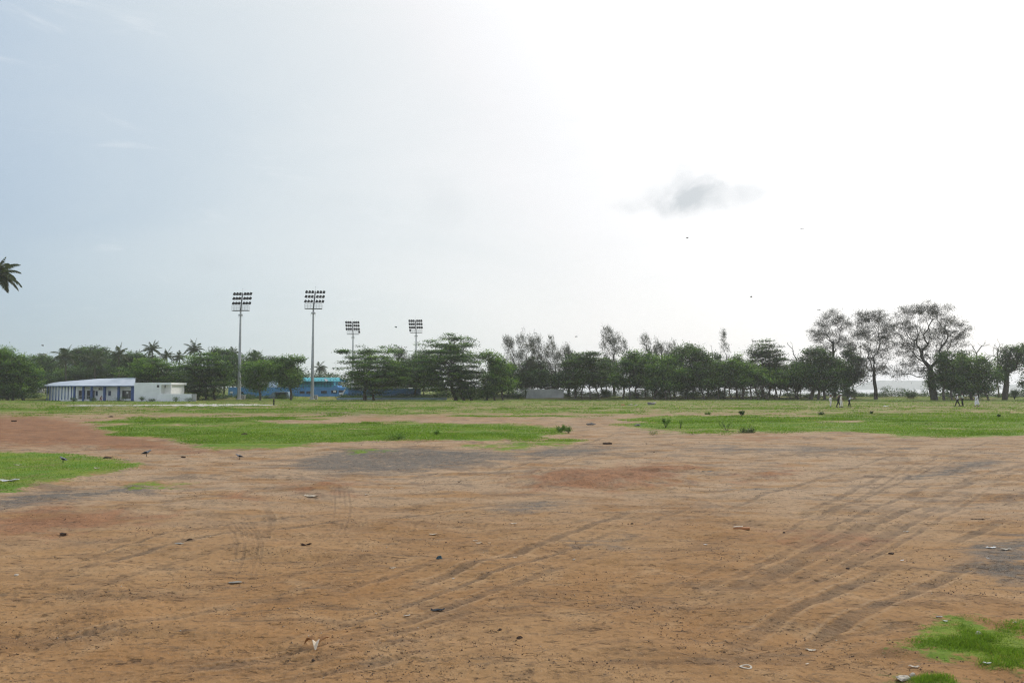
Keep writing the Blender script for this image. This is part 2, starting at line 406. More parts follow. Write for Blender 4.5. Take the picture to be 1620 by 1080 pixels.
def build_ground():
    th_in = np.linspace(-36, 36, 1150)
    th = np.radians(np.concatenate([np.linspace(-180, -36, 60)[:-1], th_in, np.linspace(36, 180, 60)[1:-1]]))
    # rows equally spaced in the picture, plus the rest
    rows_px = np.concatenate([np.linspace(1085, 700, 430), np.linspace(699.4, 622, 190)])
    r_in = CAMZ / np.tan(np.arctan((rows_px - HY) / F * math.cos(0)))
    r = np.concatenate([[0.4, 1.5, 3, 4.2, 5.2, 6.0], r_in, np.geomspace(r_in[-1] * 1.01, 2400, 60)[0:]])
    T, R = np.meshgrid(th, r)
    X = (R * np.sin(T)).ravel(); Y = (R * np.cos(T)).ravel()
    Z = height(X, Y)
    g, gr, rd = masks(X, Y)
    rr = np.hypot(X, Y)
    near = 1 - sstep(rr, 30, 60)
    wobg = g + (fbm(X / 1.6, Y / 1.6, 4, 31) - 0.5) * 1.3
    gm = sstep(wobg, -0.1, 0.25)
    Z += gm * 0.05 * near
    dirt = (1 - gm)
    # lumps, ripples and low drifts of loose earth
    Z += dirt * near * ((fbm(X / .9, Y / .9, 4, 41) - .5) * .07 + np.maximum(0, fbm(X / .16, Y / .16, 3, 51) - .5) * .028 + (vn(X / .05, Y / .05, 61) - .5) * .006)
    Z -= dirt * near * sstep(fbm(X / .11, Y / .075, 2, 131), .60, .72) * .010 * sstep(fbm(X / 1.4, Y / 1.4, 2, 133), .48, .60)
    Z += dirt * near * np.maximum(0, fbm(X / 2.6 + Y / 5, Y / 1.2, 3, 71) - 0.55) * 0.28
    for (mx, my, wx, wy, mh) in ((960, 757, 2.6, 1.5, .16), (1075, 745, 1.6, 1.0, .12), (860, 765, 1.4, .8, .08), (505, 772, 1.2, .7, .10), (1190, 752, 1.5, .8, .09), (1300, 690, 3.0, 1.2, .10)):
        cx, cy = gnd0(mx, my); q = ((X - cx) / wx) ** 2 + ((Y - cy) / wy) ** 2; Z += np.exp(-q) * mh * (.3 + 1.4 * fbm(X / .35, Y / .35, 4, 141))   # low rough heaps of earth
    track = np.zeros_like(X); damp = np.zeros_like(X)
    for ti, tr in enumerate(TRACKS):
        pts = [gnd0(*p) for p in tr]
        W = [catmull(pts)][0]
        W = np.array(W); seg = np.hypot(*np.diff(W, axis=0).T); S = np.concatenate([[0], np.cumsum(seg)])
        lo = W.min(0) - 1; hi = W.max(0) + 1
        idx = np.nonzero((X > lo[0]) & (X < hi[0]) & (Y > lo[1]) & (Y < hi[1]))[0]
        if not len(idx): continue
        x = X[idx]; y = Y[idx]; best = np.full(len(idx), 9.0); side = np.zeros(len(idx)); arc = np.zeros(len(idx))
        for i in range(len(W) - 1):
            ax, ay = W[i]; bx, by = W[i + 1]; ex, ey = bx - ax, by - ay; L2 = ex * ex + ey * ey + 1e-9
            t = np.clip(((x - ax) * ex + (y - ay) * ey) / L2, 0, 1); qx, qy = x - ax - t * ex, y - ay - t * ey; d = np.hypot(qx, qy)
            u = d < best; best[u] = d[u]; side[u] = np.sign(ex * qy - ey * qx)[u]; arc[u] = (S[i] + t * seg[i])[u]
        w = 0.055 + 0.022 * (ti % 3)
        if tr[0][1] - tr[-1][1] > 60 and abs(tr[0][0] - tr[-1][0]) < 60: w = .026
        strength = np.clip(fbm(arc / 3.2, arc * 0 + ti * 7.3, 3, 81 + ti) * 3.0 - .82, 0, 1) * np.clip(.22 + 1.15 * fbm(x / .22, y / .22, 2, 17), 0, 1)
        ends = np.minimum(arc, S[-1] - arc); strength = strength * sstep(ends, 0, .25 * S[-1]) * (.5 if w == .026 else 1)
        core = (1 - sstep(best, w * .75, w * 1.15)) * strength
        rim = np.exp(-((best - w * 1.35) / (w * .3)) ** 2) * strength
        tread = (0.5 + 0.5 * np.sin(arc * 2 * math.pi / 0.09 + np.abs(best) * 22 + 2 * vn(x / .2, y / .2, 3))) * core * (1 - sstep(np.hypot(x, y), 22, 34))
        Z[idx] += (-core * .015 + rim * .008 + tread * .010) * dirt[idx]
        tv_ = (core * .9 - rim * .45) * dirt[idx]; track[idx] = np.where(np.abs(tv_) > np.abs(track[idx]), tv_, track[idx])
    # scattered shallow scuffs
    nt_, nr = len(th), len(r)
    I = np.arange(nr * nt_).reshape(nr, nt_)
    a = I[:-1, :]; b = I[1:, :]
    q = np.stack([a, np.roll(a, -1, 1), np.roll(b, -1, 1), b], -1)
    quads = q.reshape(-1, 4)[:, ::-1]
    V = np.stack([X, Y, Z], 1)
    V = np.vstack([V, [[0, 0, float(height(0.0, 0.0))]]]); c = len(V) - 1
    tris = np.stack([I[0], np.full(nt_, c), np.roll(I[0], -1)], 1)[:, ::-1]
    app = lambda a_: np.append(a_, a_[-1])
    o = np_mesh('ground', V, quads, tris, ground_mat(), attrs={'grassy': app(g), 'greyish': app(gr), 'reddish': app(rd), 'track': app(track)}, smoothf=True)
    tag(o, 'bare sandy brown earth and green grass of the wide open field', None, None, 'structure')
    return o

def gnd0(x, y):
    d = pixdir(x, y); t = CAMZ / -d.z; return (d.x * t, d.y * t)

def ground_mat():
    m = bpy.data.materials.new('ground_earth_and_turf'); m.use_nodes = True; nt = m.node_tree; L = nt.links
    p = nt.nodes['Principled BSDF']; geo = N(nt, 'ShaderNodeNewGeometry'); pos = geo.outputs['Position']
    def attr(n):
        a = N(nt, 'ShaderNodeAttribute'); a.attribute_name = n; return a.outputs['Fac']
    g, gr, rd, tk = attr('grassy'), attr('greyish'), attr('reddish'), attr('track')
    def stretch(sx, sy, rot=0):
        mp = N(nt, 'ShaderNodeMapping'); mp.inputs['Scale'].default_value = (sx, sy, 1); mp.inputs['Rotation'].default_value = (0, 0, rot); L.new(pos, mp.inputs[0]); return mp.outputs[0]
    broad = noise(nt, pos, 0.22, 5, 0.6); mid = noise(nt, pos, 1.3, 6, 0.62, 0.4); fine = noise(nt, pos, 9.0, 6, 0.7); grit = noise(nt, pos, 60.0, 3, 0.7)
    drag = noise(nt, stretch(0.45, 1.2, math.radians(-28)), 1.3, 7, 0.7, 0.9)
    streak = noise(nt, stretch(0.5, 1.9, math.radians(-33)), 2.6, 7, 0.75, 1.0)
    dash = noise(nt, stretch(0.55, 1.25, math.radians(12)), 9.0, 4, 0.6, 0.6)
    pit = noise(nt, pos, 22.0, 4, 0.65)
    # dry earth
    c = mixc(nt, smooth(nt, broad, 0.35, 0.65), (.295, .158, .066), (.350, .208, .100))
    c = mixc(nt, math_node(nt, 'MULTIPLY', smooth(nt, mid, 0.48, 0.72), 0.5), c, (.43, .285, .160))
    c = mixc(nt, math_node(nt, 'MULTIPLY', smooth(nt, drag, 0.48, 0.66), 0.6), c, (.155, .092, .050))
    c = mixc(nt, math_node(nt, 'MULTIPLY', smooth(nt, streak, 0.53, 0.68), 0.55), c, (.105, .082, .062))
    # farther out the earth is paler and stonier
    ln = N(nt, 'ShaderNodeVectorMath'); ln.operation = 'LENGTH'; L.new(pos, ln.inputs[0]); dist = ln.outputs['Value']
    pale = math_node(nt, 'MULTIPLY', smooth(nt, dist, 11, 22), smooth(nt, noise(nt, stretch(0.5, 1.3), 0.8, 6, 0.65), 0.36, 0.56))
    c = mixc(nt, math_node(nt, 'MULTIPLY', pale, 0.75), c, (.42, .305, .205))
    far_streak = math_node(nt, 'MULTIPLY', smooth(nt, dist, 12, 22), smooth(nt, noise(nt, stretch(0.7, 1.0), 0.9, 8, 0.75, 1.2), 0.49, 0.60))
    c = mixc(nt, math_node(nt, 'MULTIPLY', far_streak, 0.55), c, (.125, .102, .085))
    # reddish laterite
    rn = math_node(nt, 'ADD', rd, math_node(nt, 'MULTIPLY', math_node(nt, 'SUBTRACT', mid, 0.5), 3.0))
    rf = math_node(nt, 'MULTIPLY', smooth(nt, rn, -0.15, 0.9), 0.75)
    redc = mixc(nt, smooth(nt, math_node(nt, 'ADD', math_node(nt, 'MULTIPLY', fine, .5), math_node(nt, 'MULTIPLY', mid, .5)), 0.43, 0.58), (.15, .062, .032), (.32, .145, .072))
    c = mixc(nt, rf, c, redc)
    # grey chippings and cinder
    gn = math_node(nt, 'ADD', gr, math_node(nt, 'MULTIPLY', math_node(nt, 'SUBTRACT', drag, 0.5), 2.6))
    gf = math_node(nt, 'MULTIPLY', smooth(nt, gn, -0.3, 0.45), smooth(nt, noise(nt, pos, 5.0, 6, 0.75), 0.30, 0.50))
    c = mixc(nt, math_node(nt, 'MULTIPLY', gf, 0.85), c, mixc(nt, smooth(nt, grit, 0.35, 0.65), (.065, .064, .062), (.175, .165, .15)))
    # smudges of soot/grit anywhere
    sp = math_node(nt, 'MULTIPLY', smooth(nt, noise(nt, stretch(0.6, 1.4, .3), 1.1, 7, 0.7, 0.8), 0.60, 0.72), smooth(nt, fine, 0.38, 0.6))
    c = mixc(nt, math_node(nt, 'MULTIPLY', sp, 0.7), c, (.085, .070, .056))
    c = mixc(nt, math_node(nt, 'MULTIPLY', tk, 0.68, clamp=True), c, (.125, .092, .066))
    c = mixc(nt, math_node(nt, 'MULTIPLY', tk, -1.0, clamp=True), c, (.42, .29, .18))
    # speckle
    c = mixc(nt, math_node(nt, 'MULTIPLY', smooth(nt, fine, 0.52, 0.68), 0.6), c, (.105, .066, .040))
    c = mixc(nt, math_node(nt, 'MULTIPLY', smooth(nt, grit, 0.56, 0.72), 0.45), c, (.42, .32, .23))
    vor = N(nt, 'ShaderNodeTexVoronoi'); vor.inputs['Scale'].default_value = 16; L.new(pos, vor.inputs['Vector'])
    dots = math_node(nt, 'MULTIPLY', math_node(nt, 'SUBTRACT', 1.0, smooth(nt, vor.outputs['Distance'], 0.12, 0.26)), smooth(nt, mid, 0.46, 0.6))
    c = mixc(nt, math_node(nt, 'MULTIPLY', dots, 0.6), c, (.085, .058, .04))
    c = mixc(nt, math_node(nt, 'MULTIPLY', math_node(nt, 'MULTIPLY', smooth(nt, dash, 0.60, 0.68), smooth(nt, drag, 0.42, 0.56)), 0.75), c, (.075, .045, .026))
    c = mixc(nt, math_node(nt, 'MULTIPLY', smooth(nt, pit, 0.60, 0.70), 0.6), c, (.085, .054, .034))
    # turf
    gnz = math_node(nt, 'ADD', g, math_node(nt, 'MULTIPLY', math_node(nt, 'SUBTRACT', mid, 0.5), 2.2))
    gnz = math_node(nt, 'ADD', gnz, math_node(nt, 'MULTIPLY', math_node(nt, 'SUBTRACT', fine, 0.5), 1.5))
    gfac = smooth(nt, gnz, -0.12, 0.32)
    gl = mixc(nt, smooth(nt, noise(nt, pos, 0.5, 6, 0.65), 0.38, 0.64), (.175, .235, .030), (.105, .200, .025))
    gl = mixc(nt, math_node(nt, 'MULTIPLY', smooth(nt, fine, 0.48, 0.7), 0.5), gl, (.055, .105, .016))
    # sparse worn turf further out: straw and soil show through
    wn_ = noise(nt, stretch(0.5, 1.0), 0.12, 6, 0.65, 0.4)
    wear = math_node(nt, 'MULTIPLY', smooth(nt, dist, 60, 85), smooth(nt, wn_, 0.40, 0.62))
    gl = mixc(nt, math_node(nt, 'MULTIPLY', wear, 0.75), gl, (.185, .165, .065))
    gl = mixc(nt, math_node(nt, 'MULTIPLY', smooth(nt, noise(nt, pos, 0.45, 6, 0.7, 0.5), 0.50, 0.64), 0.60), gl, (.20, .165, .062))
    c = mixc(nt, gfac, c, gl)
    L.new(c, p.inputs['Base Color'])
    p.inputs['Roughness'].default_value = 0.95; p.inputs['Specular IOR Level'].default_value = 0.12
    b = N(nt, 'ShaderNodeBump'); b.inputs['Strength'].default_value = 0.8; b.inputs['Distance'].default_value = 0.035
    hh = math_node(nt, 'SUBTRACT', math_node(nt, 'MULTIPLY', fine, 0.9), math_node(nt, 'MULTIPLY', smooth(nt, dash, 0.57, 0.68), 0.7))
    hh = math_node(nt, 'ADD', hh, math_node(nt, 'ADD', math_node(nt, 'MULTIPLY', grit, 0.25), math_node(nt, 'MULTIPLY', dots, 0.5)))
    L.new(hh, b.inputs['Height']); L.new(b.outputs[0], p.inputs['Normal'])
    return m
ground = build_ground()

def build_path():
    ctr = [(100, 641.6), (180, 641.9), (260, 641.6), (330, 641.2), (375, 641.0), (470, 640.7)]
    vs_, fs = [], []
    xs = np.linspace(95, 440, 140)
    for i, x in enumerate(xs):
        y = 641.8 - (x - 100) * 0.003; hw = 1.15 * min(1, (x - 90) / 40) * min(1, (445 - x) / 70) * (1 + .25 * math.sin(x * .3))
        for s in (-1, -.4, .4, 1):
            X, Y = gnd0(x, y + s * hw); vs_.append((X, Y, height(X, Y) + 0.035))
        if i:
            b = 4 * i
            for k in range(3): fs.append((b - 4 + k, b + k, b + k + 1, b - 3 + k))
    o = np_mesh('path', vs_, quads=fs, mat=mat('pale_concrete', (.52, .49, .44), .9, var=.1, vscale=.5))
    tag(o, 'thin pale concrete strip crossing the grass before the white building', None, None, 'structure')
build_path()

def build_sea():
    m = bpy.data.materials.new('sea_water'); m.use_nodes = True; nt = m.node_tree; p = nt.nodes['Principled BSDF']
    p.inputs['Base Color'].default_value = (.20, .24, .25, 1); p.inputs['Roughness'].default_value = 0.18
    geo = N(nt, 'ShaderNodeNewGeometry'); mp = N(nt, 'ShaderNodeMapping'); mp.inputs['Scale'].default_value = (.5, 1, 1); nt.links.new(geo.outputs['Position'], mp.inputs[0])
    b = N(nt, 'ShaderNodeBump'); b.inputs['Strength'].default_value = .6; b.inputs['Distance'].default_value = .5
    nt.links.new(noise(nt, mp.outputs[0], .6, 5, .6), b.inputs['Height']); nt.links.new(b.outputs[0], p.inputs['Normal'])
    o = MB().add([(-60, 150, -3), (2300, 150, -3), (2300, 2350, -3), (-60, 2350, -3)], [(0, 1, 2, 3)]).build('sea', m)
    tag(o, 'pale glaring sea beyond the shoreline trees', None, None, 'structure')
    # headland across the water
    xs = np.linspace(1335, 1760, 60); vs_, fs = [], []
    for i, x in enumerate(xs):
        t = (x - 1335) / 425; top = 22 * (sstep(t, 0, .12) * (1 - .55 * sstep(t, .3, .42)) * (1 - .4 * sstep(t, .8, 1))) + 2 * vn(x / 9., 0)
        X = (x - 810) / F * 2320
        vs_ += [(X, 2200, -5), (X, 2320, top), (X, 2330, top * .8), (X, 2345, -5)]
        if i:
            b_ = 4 * i
            for k in range(3): fs.append((b_ - 4 + k, b_ + k, b_ + k + 1, b_ - 3 + k))
    o = np_mesh('headland', vs_, quads=fs, mat=mat('far_scrub', (.20, .21, .17), .95), smoothf=True)
    tag(o, 'faint grey headland across the sea', None, None, 'structure')
build_sea()

# ------------------------------------------------------------------ foliage builders
def rand_unit(n, r=rng):
    v = r.normal(size=(n, 3)); return v / np.linalg.norm(v, axis=1, keepdims=True)

def leaf_quads(C, size, aspect=0.5, updir=0.0, tint=None, r=rng, axis=None):
    """rhombic leaf faces at centres C"""
    n = len(C)
    nrm = rand_unit(n, r); nrm[:, 2] = np.abs(nrm[:, 2]) + updir; nrm /= np.linalg.norm(nrm, axis=1, keepdims=True)
    a = rand_unit(n, r) if axis is None else axis
    a = a - (a * nrm).sum(1, keepdims=True) * nrm; a /= np.linalg.norm(a, axis=1, keepdims=True) + 1e-9
    b = np.cross(nrm, a); s = np.asarray(size).reshape(-1, 1) * (0.7 + 0.6 * r.random((n, 1)))
    V = np.stack([C - a * s * .5, C + b * s * .5 * aspect, C + a * s * .5, C - b * s * .5 * aspect], 1).reshape(-1, 3)
    Q = np.arange(4 * n).reshape(n, 4)
    t = np.repeat(tint if tint is not None else r.random(n), 4)
    return V, Q, t

def strands(C, D, length, width, tint, r=rng):
    """thin tapering strands at C along direction D"""
    n = len(C); D = D / np.linalg.norm(D, axis=1, keepdims=True)
    s = np.cross(D, rand_unit(n, r)); s /= np.linalg.norm(s, axis=1, keepdims=True) + 1e-9
    L = np.asarray(length).reshape(-1, 1); w = np.asarray(width).reshape(-1, 1)
    V = np.stack([C - s * w * .5, C + s * w * .5, C + D * L], 1).reshape(-1, 3)
    return V, np.arange(3 * n).reshape(n, 3), np.repeat(tint, 3)

def tubes(segs, n=5):
    """segs: list of (a, b, r0, r1) -> verts, quads"""
    A = np.array([s[0] for s in segs]); B = np.array([s[1] for s in segs]); r0 = np.array([s[2] for s in segs]); r1 = np.array([s[3] for s in segs])
    d = B - A; d /= np.linalg.norm(d, axis=1, keepdims=True) + 1e-9
    u = np.cross(d, np.array([.31, .17, .93])); u /= np.linalg.norm(u, axis=1, keepdims=True) + 1e-9; w = np.cross(d, u)
    V = []; 
    for P, R in ((A, r0), (B, r1)):
        for i in range(n):
            t = 2 * math.pi * i / n; V.append(P + (u * math.cos(t) + w * math.sin(t)) * R[:, None])
    V = np.stack(V, 1).reshape(-1, 3); k = len(segs); base = np.arange(k)[:, None] * 2 * n
    Q = np.stack([np.stack([base[:, 0] + i, base[:, 0] + (i + 1) % n, base[:, 0] + n + (i + 1) % n, base[:, 0] + n + i], 1) for i in range(n)], 1).reshape(-1, 4)
    return V, Q

def skeleton(base, fork, pts, r0, rmin=.02, bend=.12, r=rng, bias=0.55, rexp=.62):
    """branches from the trunk to every target point; each point hangs on the cheapest node already there"""
    base = np.array(base); fork = np.array(fork)
    nodes = []; par = []
    k = 5
    for i in range(k + 1):
        t = i / k; p = base * (1 - t) + fork * t; p = p + np.array([math.sin(t * 5 + base[0]), math.cos(t * 4 + base[0]), 0]) * bend * t * (1 - t) * 2
        nodes.append(p); par.append(i - 1)
    cost = [0.0] * (k + 1)
    order = np.argsort(np.linalg.norm(pts - fork, axis=1))
    first = 3
    for j in order:
        p = pts[j]; NN = np.array(nodes[first:]); d = np.linalg.norm(NN - p, axis=1)
        down = np.maximum(0, NN[:, 2] - p[2]) * 0.7
        q = first + int(np.argmin(d + bias * np.array(cost[first:]) * .5 + down))
        a = nodes[q]; L = np.linalg.norm(p - a)
        m = max(1, int(L / 1.3)); prev = q
        for s in range(1, m + 1):
            t = s / m; x = a * (1 - t) + p * t
            if s < m: x = x + r.normal(size=3) * .07 * L / m + np.array([0, 0, -.10 * L * math.sin(math.pi * t) * .5])
            nodes.append(x); par.append(prev); cost.append(cost[prev] + L / m); prev = len(nodes) - 1
    cnt = np.zeros(len(nodes)); 
    kids = set(par)
    for i in range(len(nodes) - 1, 0, -1):
        if i not in kids: cnt[i] += 1
        cnt[par[i]] += cnt[i]
    tot = cnt[0]; rad = np.maximum(rmin, r0 * (cnt / tot) ** rexp)
    segs = []
    for i in range(1, len(nodes)):
        pr = par[i]; ra = rad[pr] if pr < k or pr == par[i] and cnt[pr] == cnt[i] else min(rad[pr], rad[i] * 1.25)
        if i <= k: ra = r0 * (1.25 - .35 * (i - 1) / k); rb = r0 * (1.25 - .35 * i / k)
        else: rb = rad[i]
        segs.append((nodes[pr], nodes[i], ra, rb))
    return segs, np.array(nodes), cnt

def px2m(D): return D / F

def tree(kind, bx, D, lobes, label, leaf='green', group=None, trunk_r=.22, depth=1.0, dens=1.0, size=.30, fork=None, stems=1, lean=0, seed=0, name=None, cat='tree', leaf_bright=0.0):
    """lobes: list of (cx, cy, rx, ry) in photo pixels at distance D"""
    r = np.random.default_rng(seed + int(bx * 7) + int(D))
    mp = px2m(D); B = gx(bx, D)
    root = empty(name or {'broad': 'broadleaf_tree', 'almond': 'almond_tree', 'pine': 'casuarina_tree', 'bare': 'bare_tree'}[kind], B, 0, label, cat, group)
    Bn = np.array(B)
    LC = []; LR = []
    for (cx, cy, rx, ry) in lobes:
        c = np.array(at(cx, cy, D)); LC.append(c); k_ = 1.0 if kind in ('pine', 'bare') else 1.10; LR.append(np.array([rx * mp * k_, rx * mp * depth * k_, ry * mp * k_]))
    LC = np.array(LC); LR = np.array(LR)
    for i in range(len(LC)): LC[i][1] += (r.random() - .5) * LR[i][0] * .8
    top = LC[:, 2].max(); low = (LC[:, 2] - LR[:, 2]).min()
    cen = LC.mean(0)
    fz = max(1.0, (low * .5 + cen[2] * .5)) if fork is None else fork
    V = []; Q = []; T = []; nv = 0
    segs = []
    def emit(v, q, t):
        nonlocal nv
        V.append(v); Q.append(q + nv); T.append(t); nv += len(v)
    if kind in ('broad', 'almond'):
        targets = []
        for c, R in zip(LC, LR):
            area = math.pi * R[0] * R[2]; vol_n = int(max(12, 3.6 * area * dens))
            # clump centres in the outer part of the lobe
            u = rand_unit(vol_n, r); rr = (0.25 + 0.75 * r.random((vol_n, 1)) ** .7)
            cl = c + u * rr * R
            if kind == 'almond':   # shelves
                step = 1.05; sh = np.round((cl[:, 2] - c[2]) / step + .5 * np.sin(cl[:, 0] * .9 + c[0]) + .3 * np.sin(cl[:, 1])) * step + c[2]; kq = .85 if R[2] < 8 * mp else .6; cl[:, 2] = cl[:, 2] * (1 - kq) + sh * kq + (r.random(vol_n) - .5) * .35
                sp = np.array([.68, .68, .20])
            else: sp = np.array([.52, .52, .38])
            targets += list(c + (cl[:max(2, vol_n // 12)] - c) * .7)
            per = int(66 * (0.3 / size) ** 1.3)
            for k in range(vol_n):
                n = int(per * (.6 + .8 * r.random()))
                C = cl[k] + r.normal(size=(n, 3)) * sp * (.7 + .6 * r.random())
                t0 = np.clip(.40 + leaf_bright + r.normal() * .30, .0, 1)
                # sunlit clump tops painted in: tint lightens upwards, darkens below
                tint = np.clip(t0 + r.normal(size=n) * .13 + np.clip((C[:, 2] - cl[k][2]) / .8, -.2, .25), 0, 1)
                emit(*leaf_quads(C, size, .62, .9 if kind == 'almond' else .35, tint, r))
        targets = np.array(targets)
        for s in range(stems):
            off = (s - (stems - 1) / 2) * 1.6
            b = Bn + np.array([off + r.normal() * .2, r.normal() * .6, -.15]); f = np.array([cen[0] * .5 + b[0] * .5 + lean + off * .3, Bn[1] + r.normal() * .4, max(fz, b[2] + .8)])
            tt = targets[s::stems]
            if len(tt) == 0: continue
            sg, _, _ = skeleton(b, f, tt, trunk_r * (1 if s == 0 else .7), .035, .3, r)
            segs += sg
        lm = LEAF[leaf]
    elif kind == 'pine':
        pts = []
        for c, R in zip(LC, LR):
            n = int(max(14, 1.5 * math.pi * R[0] * R[2] * dens)); u = rand_unit(n, r); pts += list(c + u * (0.15 + .95 * r.random((n, 1)) ** .5) * R)
        pts = np.array(pts); f = np.array([cen[0] * .6 + Bn[0] * .4 + lean, Bn[1], max(fz, 1.5)])
        segs, nodes, cnt = skeleton(Bn + np.array([0, 0, -.2]), f, pts, trunk_r, .014, .35, r, .8, .68)
        tips = nodes[6:][cnt[6:] <= 3]
        for p in tips:
            big = bx > 1300; n = int((34 if big else 34) * (.15 + 1.9 * r.random() ** 1.6)); C = p + r.normal(size=(n, 3)) * (np.array([.50, .50, .27]) if big else np.array([.26, .26, .30]))
            if not big: q_ = r.random(n) ** 1.5 * 1.1; C += q_[:, None] * np.array([-.35, 0, .95])
            d = r.normal(size=(n, 3)) * .7 + np.array([-.35, 0, .45 if big else .9]); d[: n // 3, 2] -= 1.0 if big else .2
            emit(*strands(C, d, (.30 + .45 * r.random(n)), .05 + .035 * r.random(n), np.clip(.45 + r.normal(size=n) * .2, 0, 1), r))
        lm = LEAF[leaf if big else 'plume']
    else:  # bare
        pts = []
        for c, R in zip(LC, LR):
            n = int(max(6, 1.1 * math.pi * R[0] * R[2] * dens)); u = rand_unit(n, r); u[:, 2] = np.abs(u[:, 2]) * 1.0 - .2; pts += list(c + u * (0.2 + .8 * r.random((n, 1)) ** .5) * R)
        pts = np.array(pts); f = np.array([cen[0] * .4 + Bn[0] * .6 + lean, Bn[1], max(fz, 1.0)])
        segs, _, _ = skeleton(Bn + np.array([0, 0, -.2]), f, pts, trunk_r, .022, .6, r, 1.0)
    tv, tq = tubes(segs, 6)
    np_mesh('trunk', tv, quads=tq, mat=DEADWOOD if kind == 'bare' else (BARKD if kind == 'pine' else BARK), parent=root, smoothf=True)
    if V:
        v = np.vstack(V); q = np.vstack(Q); t = np.concatenate(T)
        if kind == 'pine': np_mesh('crown', v, tris=q, mat=lm, parent=root, attrs={'tint': t})
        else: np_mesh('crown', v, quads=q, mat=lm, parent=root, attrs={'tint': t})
    return root

def palm(bx, D, cy, rad_px, label, cx=None, n=20, seed=0, group='coconut palms behind the clubhouse', parts=False, wind=0.0, droop=1.0, trunk_r=.14, leaflets=26):
    """coconut palm with crown centre at pixel (cx, cy)"""
    r = np.random.default_rng(seed + int(bx)); cx = bx if cx is None else cx
    mp = px2m(D); B = gx(bx, D); c = np.array(at(cx, cy, D)); Lf = rad_px * mp * 1.25
    root = empty('coconut_palm', B, 0, label, 'palm tree', group)
    b = np.array(B) - np.array([0, 0, .2]); segs = []; prev = b; k = 10
    for i in range(1, k + 1):
        t = i / k; p = b * (1 - t) + c * t + np.array([(c[0] - b[0]) * -.12 * math.sin(math.pi * t), 0, 0])
        segs.append((prev, p, trunk_r * (1.5 - .6 * (t - 1 / k)) , trunk_r * (1.5 - .6 * t))); prev = p
    tv, tq = tubes(segs, 8); np_mesh('trunk', tv, quads=tq, mat=BARK, parent=root, smoothf=True)
    fr = []
    for i in range(n):
        az = i * 2.399 + r.random() * .3; el = math.radians(78 - 105 * (i / n) ** .9 + r.normal() * 5)
        L = Lf * (.8 + .3 * r.random()); d0 = np.array([math.cos(az) * math.cos(el) + wind, math.sin(az) * math.cos(el), math.sin(el)]); d0 /= np.linalg.norm(d0)
        P = [c.copy()]; d = d0.copy(); m = 9
        for s in range(m):
            P.append(P[-1] + d * L / m); d = d + np.array([wind * .12, 0, -.17 * droop]) * (0.6 + .7 * s / m); d /= np.linalg.norm(d)
        P = np.array(P)
        rv, rq = tubes([(P[j], P[j + 1], .03 * (1 - j / m) + .012, .03 * (1 - (j + 1) / m) + .01) for j in range(m)], 4)
        t = np.linspace(.12, 1, leaflets); idx = np.minimum((t * m).astype(int), m - 1); f = t * m - idx
        C = P[idx] * (1 - f[:, None]) + P[np.minimum(idx + 1, m)] * f[:, None]; tg = P[np.minimum(idx + 1, m)] - P[idx]; tg /= np.linalg.norm(tg, axis=1, keepdims=True)
        side = np.cross(tg, [0, 0, 1.0]); side /= np.linalg.norm(side, axis=1, keepdims=True) + 1e-6
        ll = L * .27 * np.sin(np.clip(t * .9 + .12, 0, 1) * math.pi) ** .7 + .1
        VV = []; TT = []; nn = 0; tin = np.clip(.45 - .35 * (i / n) + r.normal() * .12 + .3 * (i > n - 4) , 0, 1)
        for sg in (-1, 1):
            dd = side * sg * .9 + tg * .55 + np.array([0, 0, -.45 - .35 * r.random()])
            v, q, tt = strands(C, dd, ll, np.full(leaflets, L * .045), np.clip(tin + r.normal(size=leaflets) * .08, 0, 1), r)
            VV.append(v); TT.append(tt)
        lv = np.vstack(VV); lt = np.concatenate(TT); fr.append((rv, rq, lv, lt, tin))
    def mk(lst, name):
        Va = []; Qa = []; Ta = []; At = []; k_ = 0
        for rv, rq, lv, lt, tin in lst:
            Va += [rv, lv]; Qa.append(rq + k_); Ta.append(np.arange(len(lv)).reshape(-1, 3) + k_ + len(rv)); At += [np.full(len(rv), .7), lt]; k_ += len(rv) + len(lv)
        np_mesh(name, np.vstack(Va), quads=np.vstack(Qa), tris=np.vstack(Ta), mat=LEAF['palm'], parent=root, attrs={'tint': np.concatenate(At)})
    if parts:
        for x in fr: mk([x], 'frond')
    else: mk(fr, 'crown')
    # coconuts
    return root

def shrub(bx, by, w, h, label, leaf='weed', n=500, size=.05, D=None, sprigs=7, name='shrub', thin=False, group=None):
    """low bush standing on the ground at pixel (bx, by); w, h in metres"""
    r = np.random.default_rng(int(bx * 3 + by)); B = gnd(bx, by) if D is None else gx(bx, D)
    root = empty(name, B, 0, label, 'bush', group); segs = []; C = []
    for i in range(sprigs):
        az = r.random() * 6.28; tip = np.array(B) + np.array([math.cos(az) * w * .5 * r.random() ** .5, math.sin(az) * w * .4 * r.random(), h * (.6 + .4 * r.random())])
        mid = (np.array(B) * .45 + tip * .55) + r.normal(size=3) * w * .04
        segs += [(np.array(B) - [0, 0, .03], mid, .014 * h + .004, .01 * h + .003), (mid, tip, .01 * h + .003, .003)]
        k = n // sprigs; t = (r.random((k, 1)) ** (.5 if thin else .7)); C.append(mid * (1 - t) + tip * t + r.normal(size=(k, 3)) * (.03 if thin else .11) * max(w, h))
    tv, tq = tubes(segs, 5); np_mesh('stem', tv, quads=tq, mat=BARK, parent=root)
    C = np.vstack(C); C[:, 2] = np.maximum(C[:, 2], B.z + .02)
    v, q, t = leaf_quads(C, size, .5, .2, np.clip(.5 + r.normal(size=len(C)) * .25, 0, 1), r)
    np_mesh('foliage', v, quads=q, mat=LEAF[leaf], parent=root, attrs={'tint': t})
    return root

